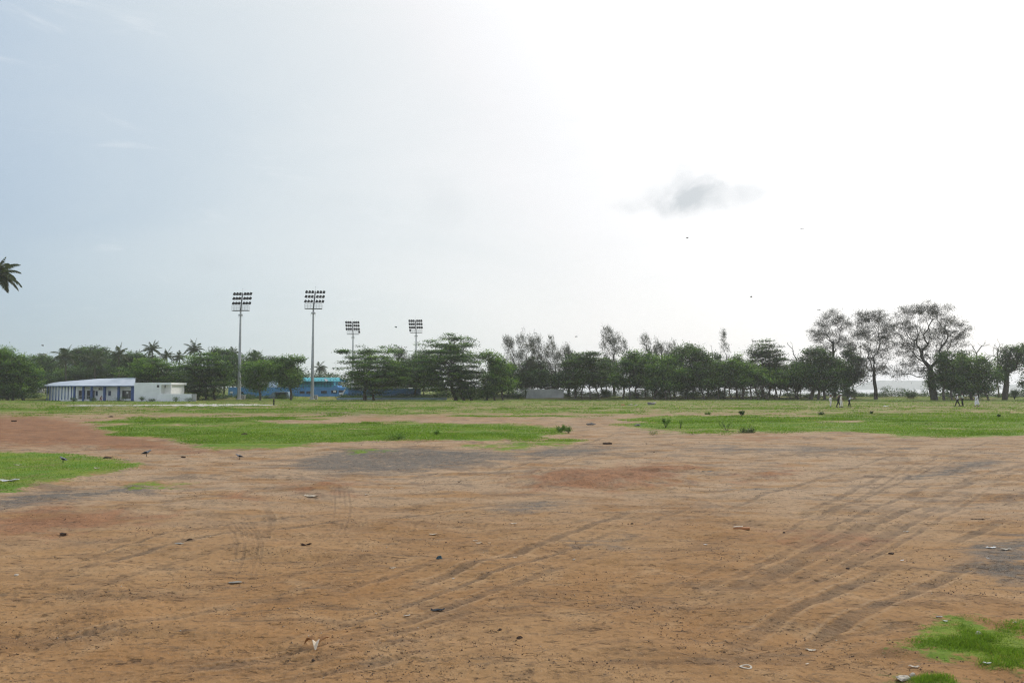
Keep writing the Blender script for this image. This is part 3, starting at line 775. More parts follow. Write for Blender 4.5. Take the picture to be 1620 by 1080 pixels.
# ------------------------------------------------------------------ trees
S = 'trees along the shore'
K = 'trees around the stadium'
TREES = [
 # kind, bx, D, lobes, label, opts
 ('broad', 25, 160, [(10, 572, 30, 18), (32, 588, 26, 20), (5, 598, 28, 24), (52, 600, 13, 20), (-20, 570, 28, 22), (30, 615, 30, 14)], 'tall green tree at the left edge of the field', dict(group=K, stems=3, trunk_r=.3)),
 ('broad', 82, 215, [(60, 585, 24, 20), (84, 590, 24, 22), (70, 572, 14, 9)], 'dark tree filling the gap left of the clubhouse roof', dict(leaf='dark', group=K)),
 ('broad', 140, 235, [(128, 563, 24, 11), (155, 561, 28, 12), (140, 580, 36, 18), (170, 575, 18, 14)], 'broad umbrella-topped dark tree rising behind the clubhouse', dict(leaf='dark', group=K, trunk_r=.5, size=.36)),
 ('broad', 215, 215, [(205, 572, 26, 14), (230, 575, 26, 14), (195, 590, 30, 16), (228, 594, 28, 14)], 'dark tree among the palms behind the clubhouse ridge', dict(leaf='dark', group=K)),
 ('broad', 110, 205, [(100, 597, 22, 14), (130, 592, 22, 12), (160, 592, 26, 12), (92, 612, 18, 14)], 'low dark tree right behind the clubhouse roof', dict(leaf='dark', group=K)),
 ('almond', 252, 162, [(250, 577, 34, 8), (240, 590, 36, 10), (262, 600, 34, 12), (232, 598, 18, 7)], 'wide green tree overhanging the white block', dict(leaf='green', group=K, stems=2, leaf_bright=.08)),
 ('almond', 325, 163, [(330, 568, 34, 8), (322, 582, 38, 14), (335, 600, 30, 18), (310, 610, 26, 16), (350, 592, 14, 22), (322, 624, 28, 8)], 'dense spreading tree with foliage down to the ground, left of the nearest floodlight mast', dict(group=K, stems=3, trunk_r=.3, leaf_bright=.05)),
 ('broad', 352, 205, [(345, 558, 14, 9), (362, 566, 18, 12), (382, 575, 16, 12), (375, 590, 20, 16)], 'dark loose tree behind the first floodlight mast', dict(leaf='dark', group=K, dens=.7)),
 ('broad', 405, 212, [(402, 566, 10, 10), (428, 574, 18, 9), (410, 582, 22, 12), (445, 580, 20, 10)], 'dark rounded tree crowning the pair of trees between the masts', dict(leaf='dark', group=K)),
 ('broad', 411, 160, [(400, 585, 18, 10), (412, 597, 22, 12), (395, 605, 14, 9), (420, 578, 12, 8), (408, 614, 14, 6)], 'light green tree standing just right of the first floodlight mast', dict(leaf='light', group=K, dens=.9, trunk_r=.18, leaf_bright=-.12)),
 ('broad', 461, 160, [(455, 572, 15, 7), (450, 585, 20, 11), (462, 598, 18, 11), (440, 592, 12, 9), (455, 608, 18, 7), (474, 569, 8, 2)], 'bright green tree left of the second floodlight mast', dict(leaf='green', group=K, trunk_r=.2, leaf_bright=.12)),
 ('almond', 583, 158, [(598, 555, 40, 4), (560, 573, 24, 4), (545, 556, 8, 2), (585, 566, 34, 5), (565, 590, 30, 7), (605, 580, 42, 14), (600, 600, 48, 12), (625, 590, 24, 18), (590, 614, 40, 8)], 'broad flat-shelved tree with dark tips reaching left over the blue wall', dict(group=K, stems=2, trunk_r=.3, leaf='green')),
 ('broad', 628, 190, [(628, 558, 13, 7), (636, 566, 10, 6)], 'small greyish half bare tree between the two shelved trees', dict(leaf='grey', group=K, dens=.6, size=.2)),
 ('almond', 735, 158, [(715, 535, 24, 4), (690, 546, 28, 4), (730, 547, 24, 6), (705, 557, 44, 7), (712, 572, 48, 14), (700, 592, 44, 14), (735, 596, 26, 20), (690, 608, 36, 9), (735, 618, 20, 13)], 'largest domed tree with flat leafy shelves, in the middle of the row', dict(group=K, stems=3, trunk_r=.34, leaf='green', leaf_bright=-.05)),
 ('broad', 782, 160, [(770, 562, 11, 7), (782, 572, 18, 10), (790, 587, 20, 12), (775, 600, 24, 14), (795, 608, 20, 12), (765, 618, 22, 9)], 'yellow-green round tree right of the largest domed tree', dict(leaf='green', group=K, stems=3, leaf_bright=.16)),
 ('pine', 810, 175, [(806, 549, 11, 13), (815, 572, 12, 16), (822, 595, 14, 14)], 'leftmost of the thin feathery trees, leaning left against the sky', dict(group=S, leaf='grey', trunk_r=.2, dens=3.0)),
 ('pine', 832, 178, [(828, 541, 9, 14), (836, 562, 14, 18), (838, 592, 16, 20)], 'feathery tree with the highest plume left of the grey wall', dict(group=S, leaf='grey', trunk_r=.2, dens=3.0)),
 ('pine', 855, 176, [(847, 545, 11, 14), (856, 566, 14, 18), (860, 595, 16, 20)], 'feathery tree standing behind the left half of the grey wall', dict(group=S, leaf='grey', trunk_r=.2, dens=3.0)),
 ('pine', 878, 178, [(872, 552, 9, 16), (878, 575, 12, 16), (882, 598, 14, 16)], 'narrow feathery tree behind the right half of the grey wall', dict(group=S, leaf='grey', trunk_r=.18, dens=3.0)),
 ('pine', 899, 176, [(890, 562, 9, 12), (901, 563, 8, 13), (898, 585, 14, 16)], 'short feathery tree just right of the grey wall', dict(group=S, leaf='grey', trunk_r=.18, dens=3.0)),
 ('broad', 872, 174, [(850, 600, 24, 14), (878, 604, 22, 12), (826, 606, 18, 14)], 'dark understorey tree hanging over the grey wall', dict(leaf='dark', group=S, dens=.9)),
 ('almond', 927, 168, [(928, 560, 24, 6), (915, 572, 24, 8), (938, 576, 26, 12), (925, 594, 34, 12), (905, 606, 20, 8), (945, 604, 22, 8)], 'dark spreading tree on bare trunks right of the grey wall', dict(leaf='dark', group=S, stems=4, trunk_r=.2, fork=2.5, leaf_bright=.1)),
 ('pine', 972, 178, [(962, 533, 10, 15), (975, 538, 9, 14), (968, 555, 17, 16), (985, 552, 8, 10), (970, 578, 18, 18)], 'tallest feathery tree in the middle of the shore row', dict(group=S, leaf='grey', trunk_r=.24, dens=2.4)),
 ('broad', 996, 166, [(999, 562, 14, 8), (990, 578, 18, 12), (1010, 580, 20, 14), (1000, 600, 30, 14), (978, 604, 14, 10)], 'green rounded tree right below the tallest feathery tree', dict(group=S, stems=3, trunk_r=.2, fork=2.4)),
 ('pine', 1024, 180, [(1022, 543, 10, 13), (1030, 560, 14, 12)], 'feathery treetop with a thin spike, left of a pair of twiggy tops', dict(group=S, leaf='grey', dens=2.4)),
 ('pine', 1046, 180, [(1044, 550, 9, 9), (1052, 562, 16, 10)], 'dark twiggy treetop leaning left, between two feathery tops', dict(group=S, leaf='grey', dens=2.6)),
 ('pine', 1066, 180, [(1064, 551, 7, 9), (1070, 562, 12, 9)], 'smallest feathery treetop left of the dark rounded crown', dict(group=S, leaf='grey', dens=2.4)),
 ('broad', 1050, 164, [(1055, 574, 20, 10), (1040, 588, 20, 12), (1064, 590, 22, 14), (1048, 608, 26, 12), (1030, 604, 12, 10)], 'bright green rounded tree left of the dark rounded crown', dict(group=S, stems=3, leaf='green', leaf_bright=.13)),
 ('broad', 1096, 168, [(1088, 553, 16, 8), (1096, 564, 20, 12), (1110, 572, 18, 12), (1090, 590, 30, 16), (1105, 606, 28, 14), (1080, 608, 16, 12)], 'dark rounded crown standing above its neighbours in the shore row', dict(group=S, stems=3, leaf='dark', leaf_bright=.12)),
 ('bare', 1124, 176, [(1124, 560, 7, 18), (1137, 562, 12, 10)], 'bare grey snag with one upright stem beside the dark rounded crown', dict(group=S, trunk_r=.1, cat='dead tree')),
 ('pine', 1147, 176, [(1145, 540, 4, 12), (1149, 558, 7, 14), (1148, 575, 9, 12)], 'very thin spindly treetop standing alone above the row', dict(group=S, leaf='grey', trunk_r=.1, dens=1.6)),
 ('broad', 1152, 166, [(1140, 582, 14, 9), (1158, 580, 16, 10), (1148, 596, 24, 12), (1130, 604, 14, 10), (1168, 604, 16, 10)], 'low green tree below the spindly treetop', dict(group=S, stems=4, leaf='green', leaf_bright=.05, fork=2.2)),
 ('almond', 1208, 170, [(1208, 546, 16, 4), (1192, 555, 12, 3), (1226, 555, 14, 3), (1210, 557, 22, 6), (1232, 568, 10, 3), (1208, 570, 28, 8), (1218, 584, 20, 8), (1190, 582, 14, 7)], 'dark fan-shaped tree with pointed side branches above the row', dict(group=S, leaf='dark', trunk_r=.24)),
 ('broad', 1194, 164, [(1178, 584, 16, 10), (1192, 590, 18, 12), (1178, 602, 18, 9), (1205, 602, 20, 9)], 'bright green tree in front of the fan-shaped tree', dict(group=S, stems=4, leaf='green', leaf_bright=.15, fork=2.2)),
 ('broad', 1236, 166, [(1225, 596, 18, 9), (1246, 595, 18, 10), (1236, 604, 26, 7)], 'low umbrella-shaped tree on crooked bare trunks by the leafless branch', dict(group=S, stems=5, leaf='green', fork=1.9, trunk_r=.16, leaf_bright=.05)),
 ('bare', 1262, 172, [(1248, 545, 7, 12), (1256, 560, 9, 14), (1240, 572, 12, 8)], 'leafless branch reaching up left of the three big shore trees', dict(group=S, trunk_r=.13, cat='dead tree', lean=.6)),
 ('broad', 1293, 165, [(1290, 560, 16, 9), (1284, 572, 26, 12), (1310, 572, 20, 12), (1272, 590, 24, 12), (1300, 590, 32, 14), (1310, 608, 34, 13), (1330, 585, 16, 14), (1280, 604, 24, 7)], 'massive dark round tree under the first big feathery crown', dict(group=S, leaf='dark', stems=3, trunk_r=.34, leaf_bright=.05)),
 ('pine', 1320, 172, [(1305, 512, 16, 12), (1322, 505, 14, 16), (1334, 512, 12, 14), (1296, 528, 14, 14), (1318, 532, 20, 14), (1338, 540, 12, 16), (1310, 548, 20, 10)], 'leftmost of the three big open-crowned trees at the right', dict(group=S, leaf='grey', trunk_r=.24, dens=2.5)),
 ('pine', 1385, 166, [(1365, 504, 12, 14), (1385, 502, 14, 14), (1398, 512, 12, 16), (1362, 526, 14, 16), (1382, 528, 20, 18), (1402, 540, 14, 14), (1370, 552, 22, 14), (1392, 562, 20, 14), (1372, 578, 24, 12), (1360, 594, 22, 7), (1396, 584, 18, 9)], 'middle one of the three big open-crowned trees, on a straight dark trunk', dict(group=S, leaf='grey', trunk_r=.34, dens=2.8, fork=5.0)),
 ('pine', 1478, 160, [(1440, 500, 22, 14), (1465, 492, 18, 16), (1488, 498, 20, 16), (1500, 515, 16, 16), (1520, 522, 11, 12), (1425, 520, 16, 18), (1452, 525, 22, 20), (1484, 530, 22, 18), (1512, 538, 16, 14), (1430, 550, 18, 16), (1454, 560, 22, 16), (1492, 552, 22, 12), (1440, 580, 22, 14), (1462, 590, 14, 10), (1420, 594, 14, 8)], 'largest open-crowned tree with a thick ivy-dark forked trunk at the right', dict(group=S, leaf='grey', trunk_r=.62, dens=2.3, fork=6.5)),
 ('broad', 1496, 158, [(1492, 566, 14, 9), (1498, 582, 18, 14), (1490, 602, 18, 16), (1508, 604, 16, 14)], 'leafy tree growing against the thick trunk of the largest open-crowned tree', dict(group=S, leaf='dark', stems=2, leaf_bright=.1)),
 ('broad', 1548, 160, [(1524, 572, 12, 9), (1550, 574, 20, 9), (1536, 590, 22, 14), (1560, 594, 18, 16), (1545, 612, 30, 13), (1520, 610, 14, 12)], 'bushy green tree in front of the leafless pair at the right', dict(group=S, leaf='green', stems=3)),
 ('bare', 1546, 172, [(1545, 550, 16, 14), (1532, 555, 8, 12), (1560, 545, 8, 14)], 'leafless tree rising above the bushy green tree', dict(group=S, trunk_r=.15, cat='dead tree', dens=.9)),
 ('bare', 1580, 170, [(1577, 550, 14, 18), (1566, 562, 8, 14), (1590, 548, 8, 10)], 'leafless tree with many upright twigs near the right edge', dict(group=S, trunk_r=.15, cat='dead tree', dens=.9)),
 ('broad', 1588, 162, [(1600, 556, 18, 8), (1612, 568, 20, 9), (1592, 568, 12, 8), (1625, 552, 18, 9), (1600, 580, 14, 8), (1584, 590, 8, 18)], 'dark crooked tree with a thick leaning trunk at the right edge', dict(group=S, leaf='dark', trunk_r=.5, dens=.75, fork=5.5)),
 ('broad', 1640, 164, [(1640, 580, 20, 16), (1632, 606, 16, 12)], 'tree cut off by the right edge of the frame', dict(group=S, leaf='dark')),
 ('broad', 905, 175, [(905, 574, 18, 13), (909, 598, 26, 14), (895, 602, 20, 12)], 'dark leafy tree right of the grey wall, half behind bare trunks', dict(leaf='dark', group=S, stems=2, trunk_r=.14, leaf_bright=.02)),
 ('broad', 955, 175, [(955, 580, 20, 13), (959, 596, 26, 14), (945, 600, 20, 12)], 'dark leafy tree filling in below the tallest feathery tree, to its left', dict(leaf='dark', group=S, stems=2, trunk_r=.14, leaf_bright=.02)),
 ('broad', 1027, 172, [(1027, 570, 16, 14), (1031, 598, 26, 14), (1017, 602, 20, 12)], 'leafy tree between the two bright rounded trees of the mid row', dict(leaf='green', group=S, stems=2, trunk_r=.14, leaf_bright=.02)),
 ('broad', 1073, 173, [(1073, 568, 14, 14), (1077, 600, 26, 14), (1063, 604, 20, 12)], 'dark tree filling in left below the dark rounded crown', dict(leaf='dark', group=S, stems=2, trunk_r=.14, leaf_bright=.02)),
 ('broad', 1128, 172, [(1130, 574, 14, 13), (1132, 596, 26, 14), (1118, 600, 20, 12)], 'dark tree filling in right below the dark rounded crown', dict(leaf='dark', group=S, stems=2, trunk_r=.14, leaf_bright=.02)),
 ('broad', 1170, 172, [(1170, 574, 12, 13), (1174, 598, 26, 14), (1160, 602, 20, 12)], 'leafy tree filling in left of the fan-shaped tree', dict(leaf='green', group=S, stems=2, trunk_r=.14, leaf_bright=.02)),
 ('broad', 1222, 173, [(1222, 584, 20, 13), (1226, 600, 26, 14), (1212, 604, 20, 12)], 'dark tree filling in under the right side of the fan-shaped tree', dict(leaf='dark', group=S, stems=2, trunk_r=.14, leaf_bright=.02)),
 ('broad', 1262, 172, [(1262, 586, 20, 13), (1266, 602, 26, 14), (1252, 606, 20, 12)], 'leafy tree below the leafless branch', dict(leaf='green', group=S, stems=2, trunk_r=.14, leaf_bright=.02)),
 ('broad', 1345, 170, [(1347, 566, 14, 16), (1349, 592, 26, 14), (1335, 596, 20, 12)], 'dark leafy tree between the first and middle open-crowned trees', dict(leaf='dark', group=S, stems=2, trunk_r=.14, leaf_bright=.02)),
 ('broad', 1520, 170, [(1522, 570, 10, 14), (1524, 596, 26, 14), (1510, 600, 20, 12)], 'dark tree behind the bushy green one at the right', dict(leaf='dark', group=S, stems=2, trunk_r=.14, leaf_bright=.02)),
 ('broad', 845, 182, [(845, 580, 20, 13), (849, 596, 26, 14), (835, 600, 20, 12)], 'dark tree behind the feathery group above the grey wall', dict(leaf='dark', group=S, stems=2, trunk_r=.14, leaf_bright=.02)),
 ('broad', 800, 172, [(800, 586, 20, 13), (804, 602, 26, 14), (790, 606, 20, 12)], 'dark tree between the yellow-green tree and the feathery group', dict(leaf='dark', group=S, stems=2, trunk_r=.14, leaf_bright=.02)),
 ('broad', 665, 172, [(665, 580, 20, 13), (669, 596, 26, 14), (655, 600, 20, 12)], 'dark tree joining the two shelved trees', dict(leaf='dark', group=K, stems=2, trunk_r=.14, leaf_bright=.02)),
 ('broad', 868, 215, [(668, 578, 24, 22), (640, 592, 20, 20)], 'dark tree seen through the gap between the two shelved trees', dict(group=K, leaf='dark')),
]
for kd, bx, D, lobes, label, op in TREES:
    if bx == 868: bx = 655
    tree(kd, bx, D, lobes, label, **op)

PALMS = [
 (104, 195, 566, 22, 'drooping palm above the left end of the clubhouse', 0, 1.2), (150, 200, 573, 20, 'palm half hidden left of the clubhouse ridge', 0, 1.1),
 (188, 205, 562, 16, 'palm with raised fronds above the clubhouse ridge', 0, .9), (241, 205, 553, 15, 'tallest palm in the cluster above the white block', 0, .9),
 (264, 215, 563, 13, 'small palm right of the tallest palm', 0, 1.0), (284, 215, 566, 12, 'low palm peeking over the overhanging tree', 0, 1.0),
 (307, 205, 553, 15, 'palm rising over the dense spreading tree', 0, 1.0), (170, 215, 580, 16, 'shaded palm with greyish fronds behind the roof', 0, 1.2),
 (218, 215, 570, 14, 'dull palm between two taller palms', 0, 1.1), (404, 215, 562, 10, 'palm crown showing above the tree between the masts', 0, 1.1),
 (368, 220, 560, 13, 'palm just left of the first floodlight mast', 0, 1.0), (505, 250, 583, 12, 'windblown palm alone beside the second floodlight mast', .45, 1.1),
]
for i, (bx, D, cy, rp, lab, wd, dr) in enumerate(PALMS):
    palm(bx, D, cy, rp, lab, n=18, seed=i, wind=wd, droop=dr)
palm(-48, 118, 436, 33, 'tall palm with hanging fronds cut by the left edge of the frame', cx=-4, n=26, seed=91, group='coconut palms', parts=True, trunk_r=.17, leaflets=44, droop=1.25)

# distant wooded rise, shrub layer, hedge line
def wood_mass(name, label, spots, leaf, size, per, seed=1):
    r = np.random.default_rng(seed); V = []; Q = []; T = []; k = 0
    for (c, R) in spots:
        nc = max(3, int(per / 26)); u = rand_unit(nc, r); u[:, 2] = np.abs(u[:, 2]); cl = c + u * R * (.5 + .5 * r.random((nc, 1)))
        for p in cl:
            n = 26; C = p + r.normal(size=(n, 3)) * size * np.array([1.7, 1.7, 1.1]); t0 = np.clip(.4 + r.normal() * .2, 0, 1)
            v, q, t = leaf_quads(C, size, .6, .4, np.clip(t0 + r.normal(size=n) * .1, 0, 1), r); V.append(v); Q.append(q + k); T.append(t); k += len(v)
    o = np_mesh(name, np.vstack(V), quads=np.vstack(Q), mat=LEAF[leaf], attrs={'tint': np.concatenate(T)})
    tag(o, label, None, None, 'stuff'); return o

def build_masses():
    r = np.random.default_rng(11); spots = []
    for i in range(110):      # wooded low ridge far left
        x = -120 + 800 * r.random(); D = 290 + 120 * r.random()
        ytop = np.interp(x, [-120, 60, 120, 180, 340, 450, 480, 520, 560, 640, 700], [566, 562, 558, 560, 570, 574, 581, 587, 588, 586, 590]) + r.random() * 6 + (D < 330) * 6
        c = np.array(at(x, ytop, D)); h = c[2]; R = np.array([6, 6, h * .75]); c[2] = h * .25; spots.append((c, R))
    wood_mass('distant_wood', 'dark wooded rise far behind the stadium and palms', spots, 'dark', .75, 800, 2)
    # low scrub along the foot of the trees
    spots = []
    for i in range(1000):
        x = -60 + 1760 * r.random(); D = 171 + 10 * r.random()
        if x < 760: D = 166 + 8 * r.random()
        if 60 < x < 340 or 470 < x < 540: continue
        if 822 < x < 900: D = 176 + 6 * r.random()
        p = np.array(gx(x, D)); h = .35 + .5 * r.random() + 4.2 * max(0, float(vn(x / 14.0, 3.3)) - .40); 
        if x < 700: h *= .5
        spots.append((p, np.array([1.3, 1.0, h])))
    wood_mass('scrub', 'low tangled scrub along the foot of the far trees', spots, 'dark', .20, 160, 3)
build_masses()
UNDER = [(742, 168, 3.2, 1.6, 'dark bush at the foot of the largest domed tree'), (820, 168, 3.4, 1.7, 'low bush left of the grey concrete wall'),
         (695, 172, 3.6, 2.1, 'pale green bush in the bright gap under the largest domed tree'), (1010, 168, 3.5, 1.6, 'bush below the green rounded tree in mid row'),
         (1090, 167, 4.5, 2.0, 'broad bush under the dark rounded crown'), (1346, 168, 3.0, 1.6, 'bush between the first and middle open-crowned trees'),
         (1440, 168, 2.6, 1.3, 'low bush left of the thick forked trunk'), (1604, 164, 1.6, 2.0, 'small round bush near the right edge'), (1140, 167, 3.6, 1.7, 'bush under the spindly treetop'),
         (1045, 167, 3.6, 1.8, 'bush below the bright green rounded tree'), (960, 171, 3.0, 1.2, 'low bush between bare trunks in mid row')]
for (x, D, w, h, lab) in UNDER:
    shrub(x, 0, w, h, lab, leaf='light' if x == 695 else 'dark', n=1500, size=.2, D=D, sprigs=12, group='bushes under the far trees')

# bushes before the clubhouse
for (x, D, w, h, lab) in [(148, 146, 1.4, .5, 'weedy tuft by the low veranda wall'), (190, 146, 2.6, .7, 'weedy bush below the large clubhouse window'), (225, 145.5, 1.6, .8, 'dark bush against the left end of the white block'),
                          (240, 145.5, 1.4, .45, 'low weed at the middle of the white block'), (279, 145, 1.7, .75, 'grey-green bush against the low white wall'), (118, 146, 1.3, .55, 'brownish bush at the corner of the clubhouse'), (300, 145, 1.8, .5, 'weeds at the right end of the low white wall')]:
    shrub(x, 0, w, h, lab, leaf='dark', n=500, size=.12, D=D, sprigs=9, group='weeds along the clubhouse')

# ------------------------------------------------------------------ buildings
WHITE = mat('white_paint', (.78, .79, .80), .75, var=.05, vscale=.8); WHITE2 = mat('white_plaster', (.66, .66, .66), .8, var=.08, vscale=.6)
BLUE = mat('blue_paint', (.035, .085, .25), .6, var=.1); DARK = mat('dark_glass', (.035, .038, .045), .25, var=.1, spec=.5); ROOFM = mat('pale_roof_sheet', (.50, .55, .62), .5, 0.0, var=.06, vscale=.4, spec=.4)
STAND = mat('stand_blue', (.11, .32, .62), .7, var=.1, vscale=.7); STAND2 = mat('stand_dark_blue', (.055, .15, .29), .7, var=.1); TEAL = mat('teal_sheet', (.05, .36, .42), .6, var=.15, vscale=1.2)
CONC = mat('grey_concrete', (.36, .355, .35), .9, var=.12, vscale=.5, bump=.3); GALV = mat('galvanised_steel', (.42, .425, .44), .5, .3, var=.06); LAMPM = mat('lamp_housing', (.02, .02, .022), .6, var=.05); KERB = mat('pale_blue_wall', (.22, .30, .38), .8, var=.1)
GREYM = mat('grey_unit', (.40, .40, .40), .7)

def pp(x, y, D):
    return at(x, y, D)

def wall_strip(mb, p0, p1, z0, z1, t):
    """upright slab between two plan points, thickness t towards +Y side"""
    a = Vector((p0[0], p0[1], 0)); b = Vector((p1[0], p1[1], 0)); d = (b - a).normalized(); nrm = Vector((-d.y, d.x, 0)) * t
    pts = [a, b, b + nrm, a + nrm]
    mb.prism([Vector((q.x, q.y, z0)) for q in pts], (0, 0, z1 - z0)); return mb

def club():
    D = 150.0
    X = lambda x, d=D: (x - 810) / (F * 1.0) * d   # near enough: depth equals Y at the horizon row
    org = Vector((X(165), D, 0)); root = empty('clubhouse', org, 0, 'long low white building with blue columns and a pale sheet roof at left', 'building')
    def L(v): return Vector(v) - org
    ZE = 2.85
    # front wall slabs leaving the openings, wall plane Y=D+.6, columns at Y=D
    yw = D + .9
    w = MB(); S_ = 0.119
    def bx(mb, x0, x1, z0, z1, y0, y1): mb.box(X(x0) - org.x, X(x1) - org.x, y0 - org.y, y1 - org.y, z0, z1)
    bx(w, 119, 213, 2.0, ZE, yw, yw + .2)                         # band above openings
    for (a, b) in ((147.5, 190.5),): bx(w, a, b, -.2, 2.0, yw, yw + .2)
    for (a, b) in ((119, 121.5), (132.5, 134.5), (210.5, 213)): bx(w, a, b, -.2, 2.0, yw, yw + .2)
    bx(w, 121.5, 132.5, -.2, .3, yw, yw + .2); bx(w, 134.5, 147.5, -.2, .3, yw, yw + .2); bx(w, 190.5, 210.5, -.2, .35, yw, yw + .2)
    # receding left wing
    p0 = (X(119), D + .9); p1 = (X(79, 162), 162.0)
    dd = Vector((p1[0] - p0[0], p1[1] - p0[1], 0)); nl = dd.normalized()
    nn = Vector((nl.y, -nl.x, 0)) * .2
    if nn.y < 0: nn = -nn
    base = [Vector((p0[0], p0[1], 0)), Vector((p1[0], p1[1], 0)), Vector((p1[0], p1[1], 0)) + nn, Vector((p0[0], p0[1], 0)) + nn]
    w.prism([L(q) + Vector((0, 0, -.2)) for q in base], (0, 0, ZE + .2))
    # back and far sides so the house is closed
    bx(w, 119, 213, -.2, ZE, D + 12, D + 12.2)
    w.build('wall', WHITE, root)
    # veranda low wall
    v = MB(); bx(v, 120, 146, -.2, .32, D + .1, D + .25); bx(v, 98, 119, -.2, .22, D + .1, D + .3); v.build('low_wall', WHITE2, root)
    r_ = MB(); bx(r_, 120, 146, .86, .92, D + .14, D + .2)
    for q in (120.5, 127, 133.5, 140, 145.5): bx(r_, q, q + .4, .32, .86, D + .14, D + .2)
    r_.build('railing', GREYM, root)
    for x, wd in ((119, .16), (133, .16), (146.3, .2), (166.5, .2), (188.8, .2), (211.2, .3)):
        c = MB(); c.box(X(x) - wd - org.x, X(x) + wd - org.x, -.1, .22, -.2, ZE); c.build('column', BLUE, root, .01)
    for i in range(9):
        t = (i + .6) / 9.2; c0 = Vector((p0[0] + dd.x * t, p0[1] + dd.y * t, 0)) - Vector((nn.x, nn.y, 0)) * 3.2
        c = MB(); q = L(c0); c.box(q.x - .07, q.x + .07, q.y - .07, q.y + .07, -.2, ZE); c.build('column', BLUE, root, .01)
    # windows, doors
    for (a, b, z0, z1) in ((121.5, 132.5, .3, 2.0), (134.5, 147.5, .3, 2.0), (190.5, 210.5, .35, 2.0), (149, 152, 1.0, 1.85), (161.5, 165, 1.0, 1.85), (169.2, 173, 1.0, 1.85), (184, 187.2, 1.0, 1.85)):
        big = b - a > 8
        f = MB(); y = yw + (.06 if big else -.03)
        bx(f, a, b, z0, z1, y, y + .08); wo = f.build('window', DARK, root)
        fr = MB(); s = .45
        for (u0, u1, h0, h1) in ((a - .1, a + s, z0, z1), (b - s, b + .1, z0, z1), (a, b, z1 - .07, z1 + .02), (a, b, z0 - .03, z0 + .05)) + (((a + b) / 2 - .2, (a + b) / 2 + .2, z0, z1),) * 1:
            bx(fr, u0, u1, h0, h1, y - .035, y - .004)
        fr.build('frame', BLUE if not big else GREYM, wo)
    # sign board / white notice in the big window
    nb = MB(); bx(nb, 197.6, 200.4, 1.35, 1.75, yw - .02, yw + .05); nb.build('notice_board', WHITE2, root)
    ac = MB(); bx(ac, 154.2, 158.6, 2.02, 2.5, yw - .35, yw - .02); ao = ac.build('air_conditioner', GREYM, root, .02)
    fg = MB(); fg.tube(L((X(156.4), yw - .36, 2.26)), L((X(156.4), yw - .39, 2.26)), .17, .17, 14); fg.build('fan_grille', DARK, ao)
    # roof: convex sheets, front and left planes
    e1, e2, e3 = Vector((X(214.5, 149.3), 149.3, ZE)), Vector((X(117, 149.3), 149.3, ZE)), Vector((X(66.5, 163), 163, ZE))
    R1, R2, R3 = at(214.5, 597, 156), at(153, 599.2, 156.5), at(108, 603.6, 161.5)
    rows = 6
    def plane(mb, A, B, C, Dp):   # A,B eave; D,C ridge ; convex
        G = []
        for i in range(rows + 1):
            t = i / rows; a = A.lerp(Dp, t); b = B.lerp(C, t); lift = .28 * math.sin(math.pi * t)
            for j in range(13):
                p = a.lerp(b, j / 12); G.append(L(p) + Vector((0, 0, lift + .03 * (1 if j % 2 else 0))))
        fs = [(i * 13 + j, i * 13 + j + 1, (i + 1) * 13 + j + 1, (i + 1) * 13 + j) for i in range(rows) for j in range(12)]
        mb.add(G, fs)
    rf = MB(); plane(rf, e1, e2, R2, R1); plane(rf, e2, e3, R3, R2)
    back1 = Vector((e1.x, 163, ZE)); back2 = Vector((R2.x - 3, 166, ZE)); back3 = Vector((e3.x - 1, 171, ZE))
    rf.add([L(R1), L(R2), L(R3), L(back3), L(back2), L(back1), L(e3)], [(0, 1, 4, 5), (1, 2, 3, 4), (2, 6, 3)])
    rf.build('roof', ROOFM, root)
    fa = MB(); fa.prism([L(e1) + Vector((0, 0, -.16)), L(e2) + Vector((0, 0, -.16)), L(e2) + Vector((0, .12, -.16)), L(e1) + Vector((0, .12, -.16))], (0, 0, .14))
    fa.prism([L(e2) + Vector((0, 0, -.16)), L(e3) + Vector((0, 0, -.16)), L(e3) + Vector((.05, .12, -.16)), L(e2) + Vector((.05, .12, -.16))], (0, 0, .14))
    fa.build('fascia', BLUE, root)
club()

def white_block():
    D = 147.5; X = lambda x, d=D: (x - 810) / F * d; ox = X(235)
    root = empty('white_block', (ox, D, 0), 0, 'plain white flat-roofed block joined to the right end of the clubhouse', 'building')
    def bx(mb, x0, x1, z0, z1, y0, y1): mb.box(X(x0) - ox, X(x1) - ox, y0, y1, z0, z1)
    w = MB(); bx(w, 213.2, 256, -.2, 3.42, 0, 7); bx(w, 256.03, 268, -.2, 3.0, 1.2, 7)
    w.build('wall', WHITE, root, .02)
    s = MB(); bx(s, 256.05, 271.5, 3.02, 3.42, 0.02, 7.0); s.build('roof_slab', WHITE, root)
    c = MB(); bx(c, 269, 271, -.2, 3.0, .1, .4); c.build('pillar', WHITE2, root)
    for (a, b, z0, z1, y) in ((249, 253, 2.55, 3.0, -.02), (257, 258.6, 2.5, 2.95, 1.18)):
        f = MB(); bx(f, a, b, z0, z1, y, y + .1); o = f.build('window', DARK, root)
        g = MB(); bx(g, a - .3, b + .3, z0 - .06, z0, y - .06, y + .02); g.build('sill', WHITE2, o)
    root2 = empty('boundary_wall', (X(285), 146.6, 0), 0, 'low white wall running right from the plain white block', 'wall')
    m = MB(); m.box(X(255, 146.6) - X(285), X(304, 146.6) - X(285), 0, .25, -.2, 1.35); m.build('wall', WHITE, root2, .015)
    m = MB(); m.box(X(304, 146.6) - X(285) + .003, X(311, 146.6) - X(285), 0.06, .3, -.2, 1.33); o = m.build('wall', CONC, root2, .015); o['label'] = 'weathered grey end of the wall'
white_block()

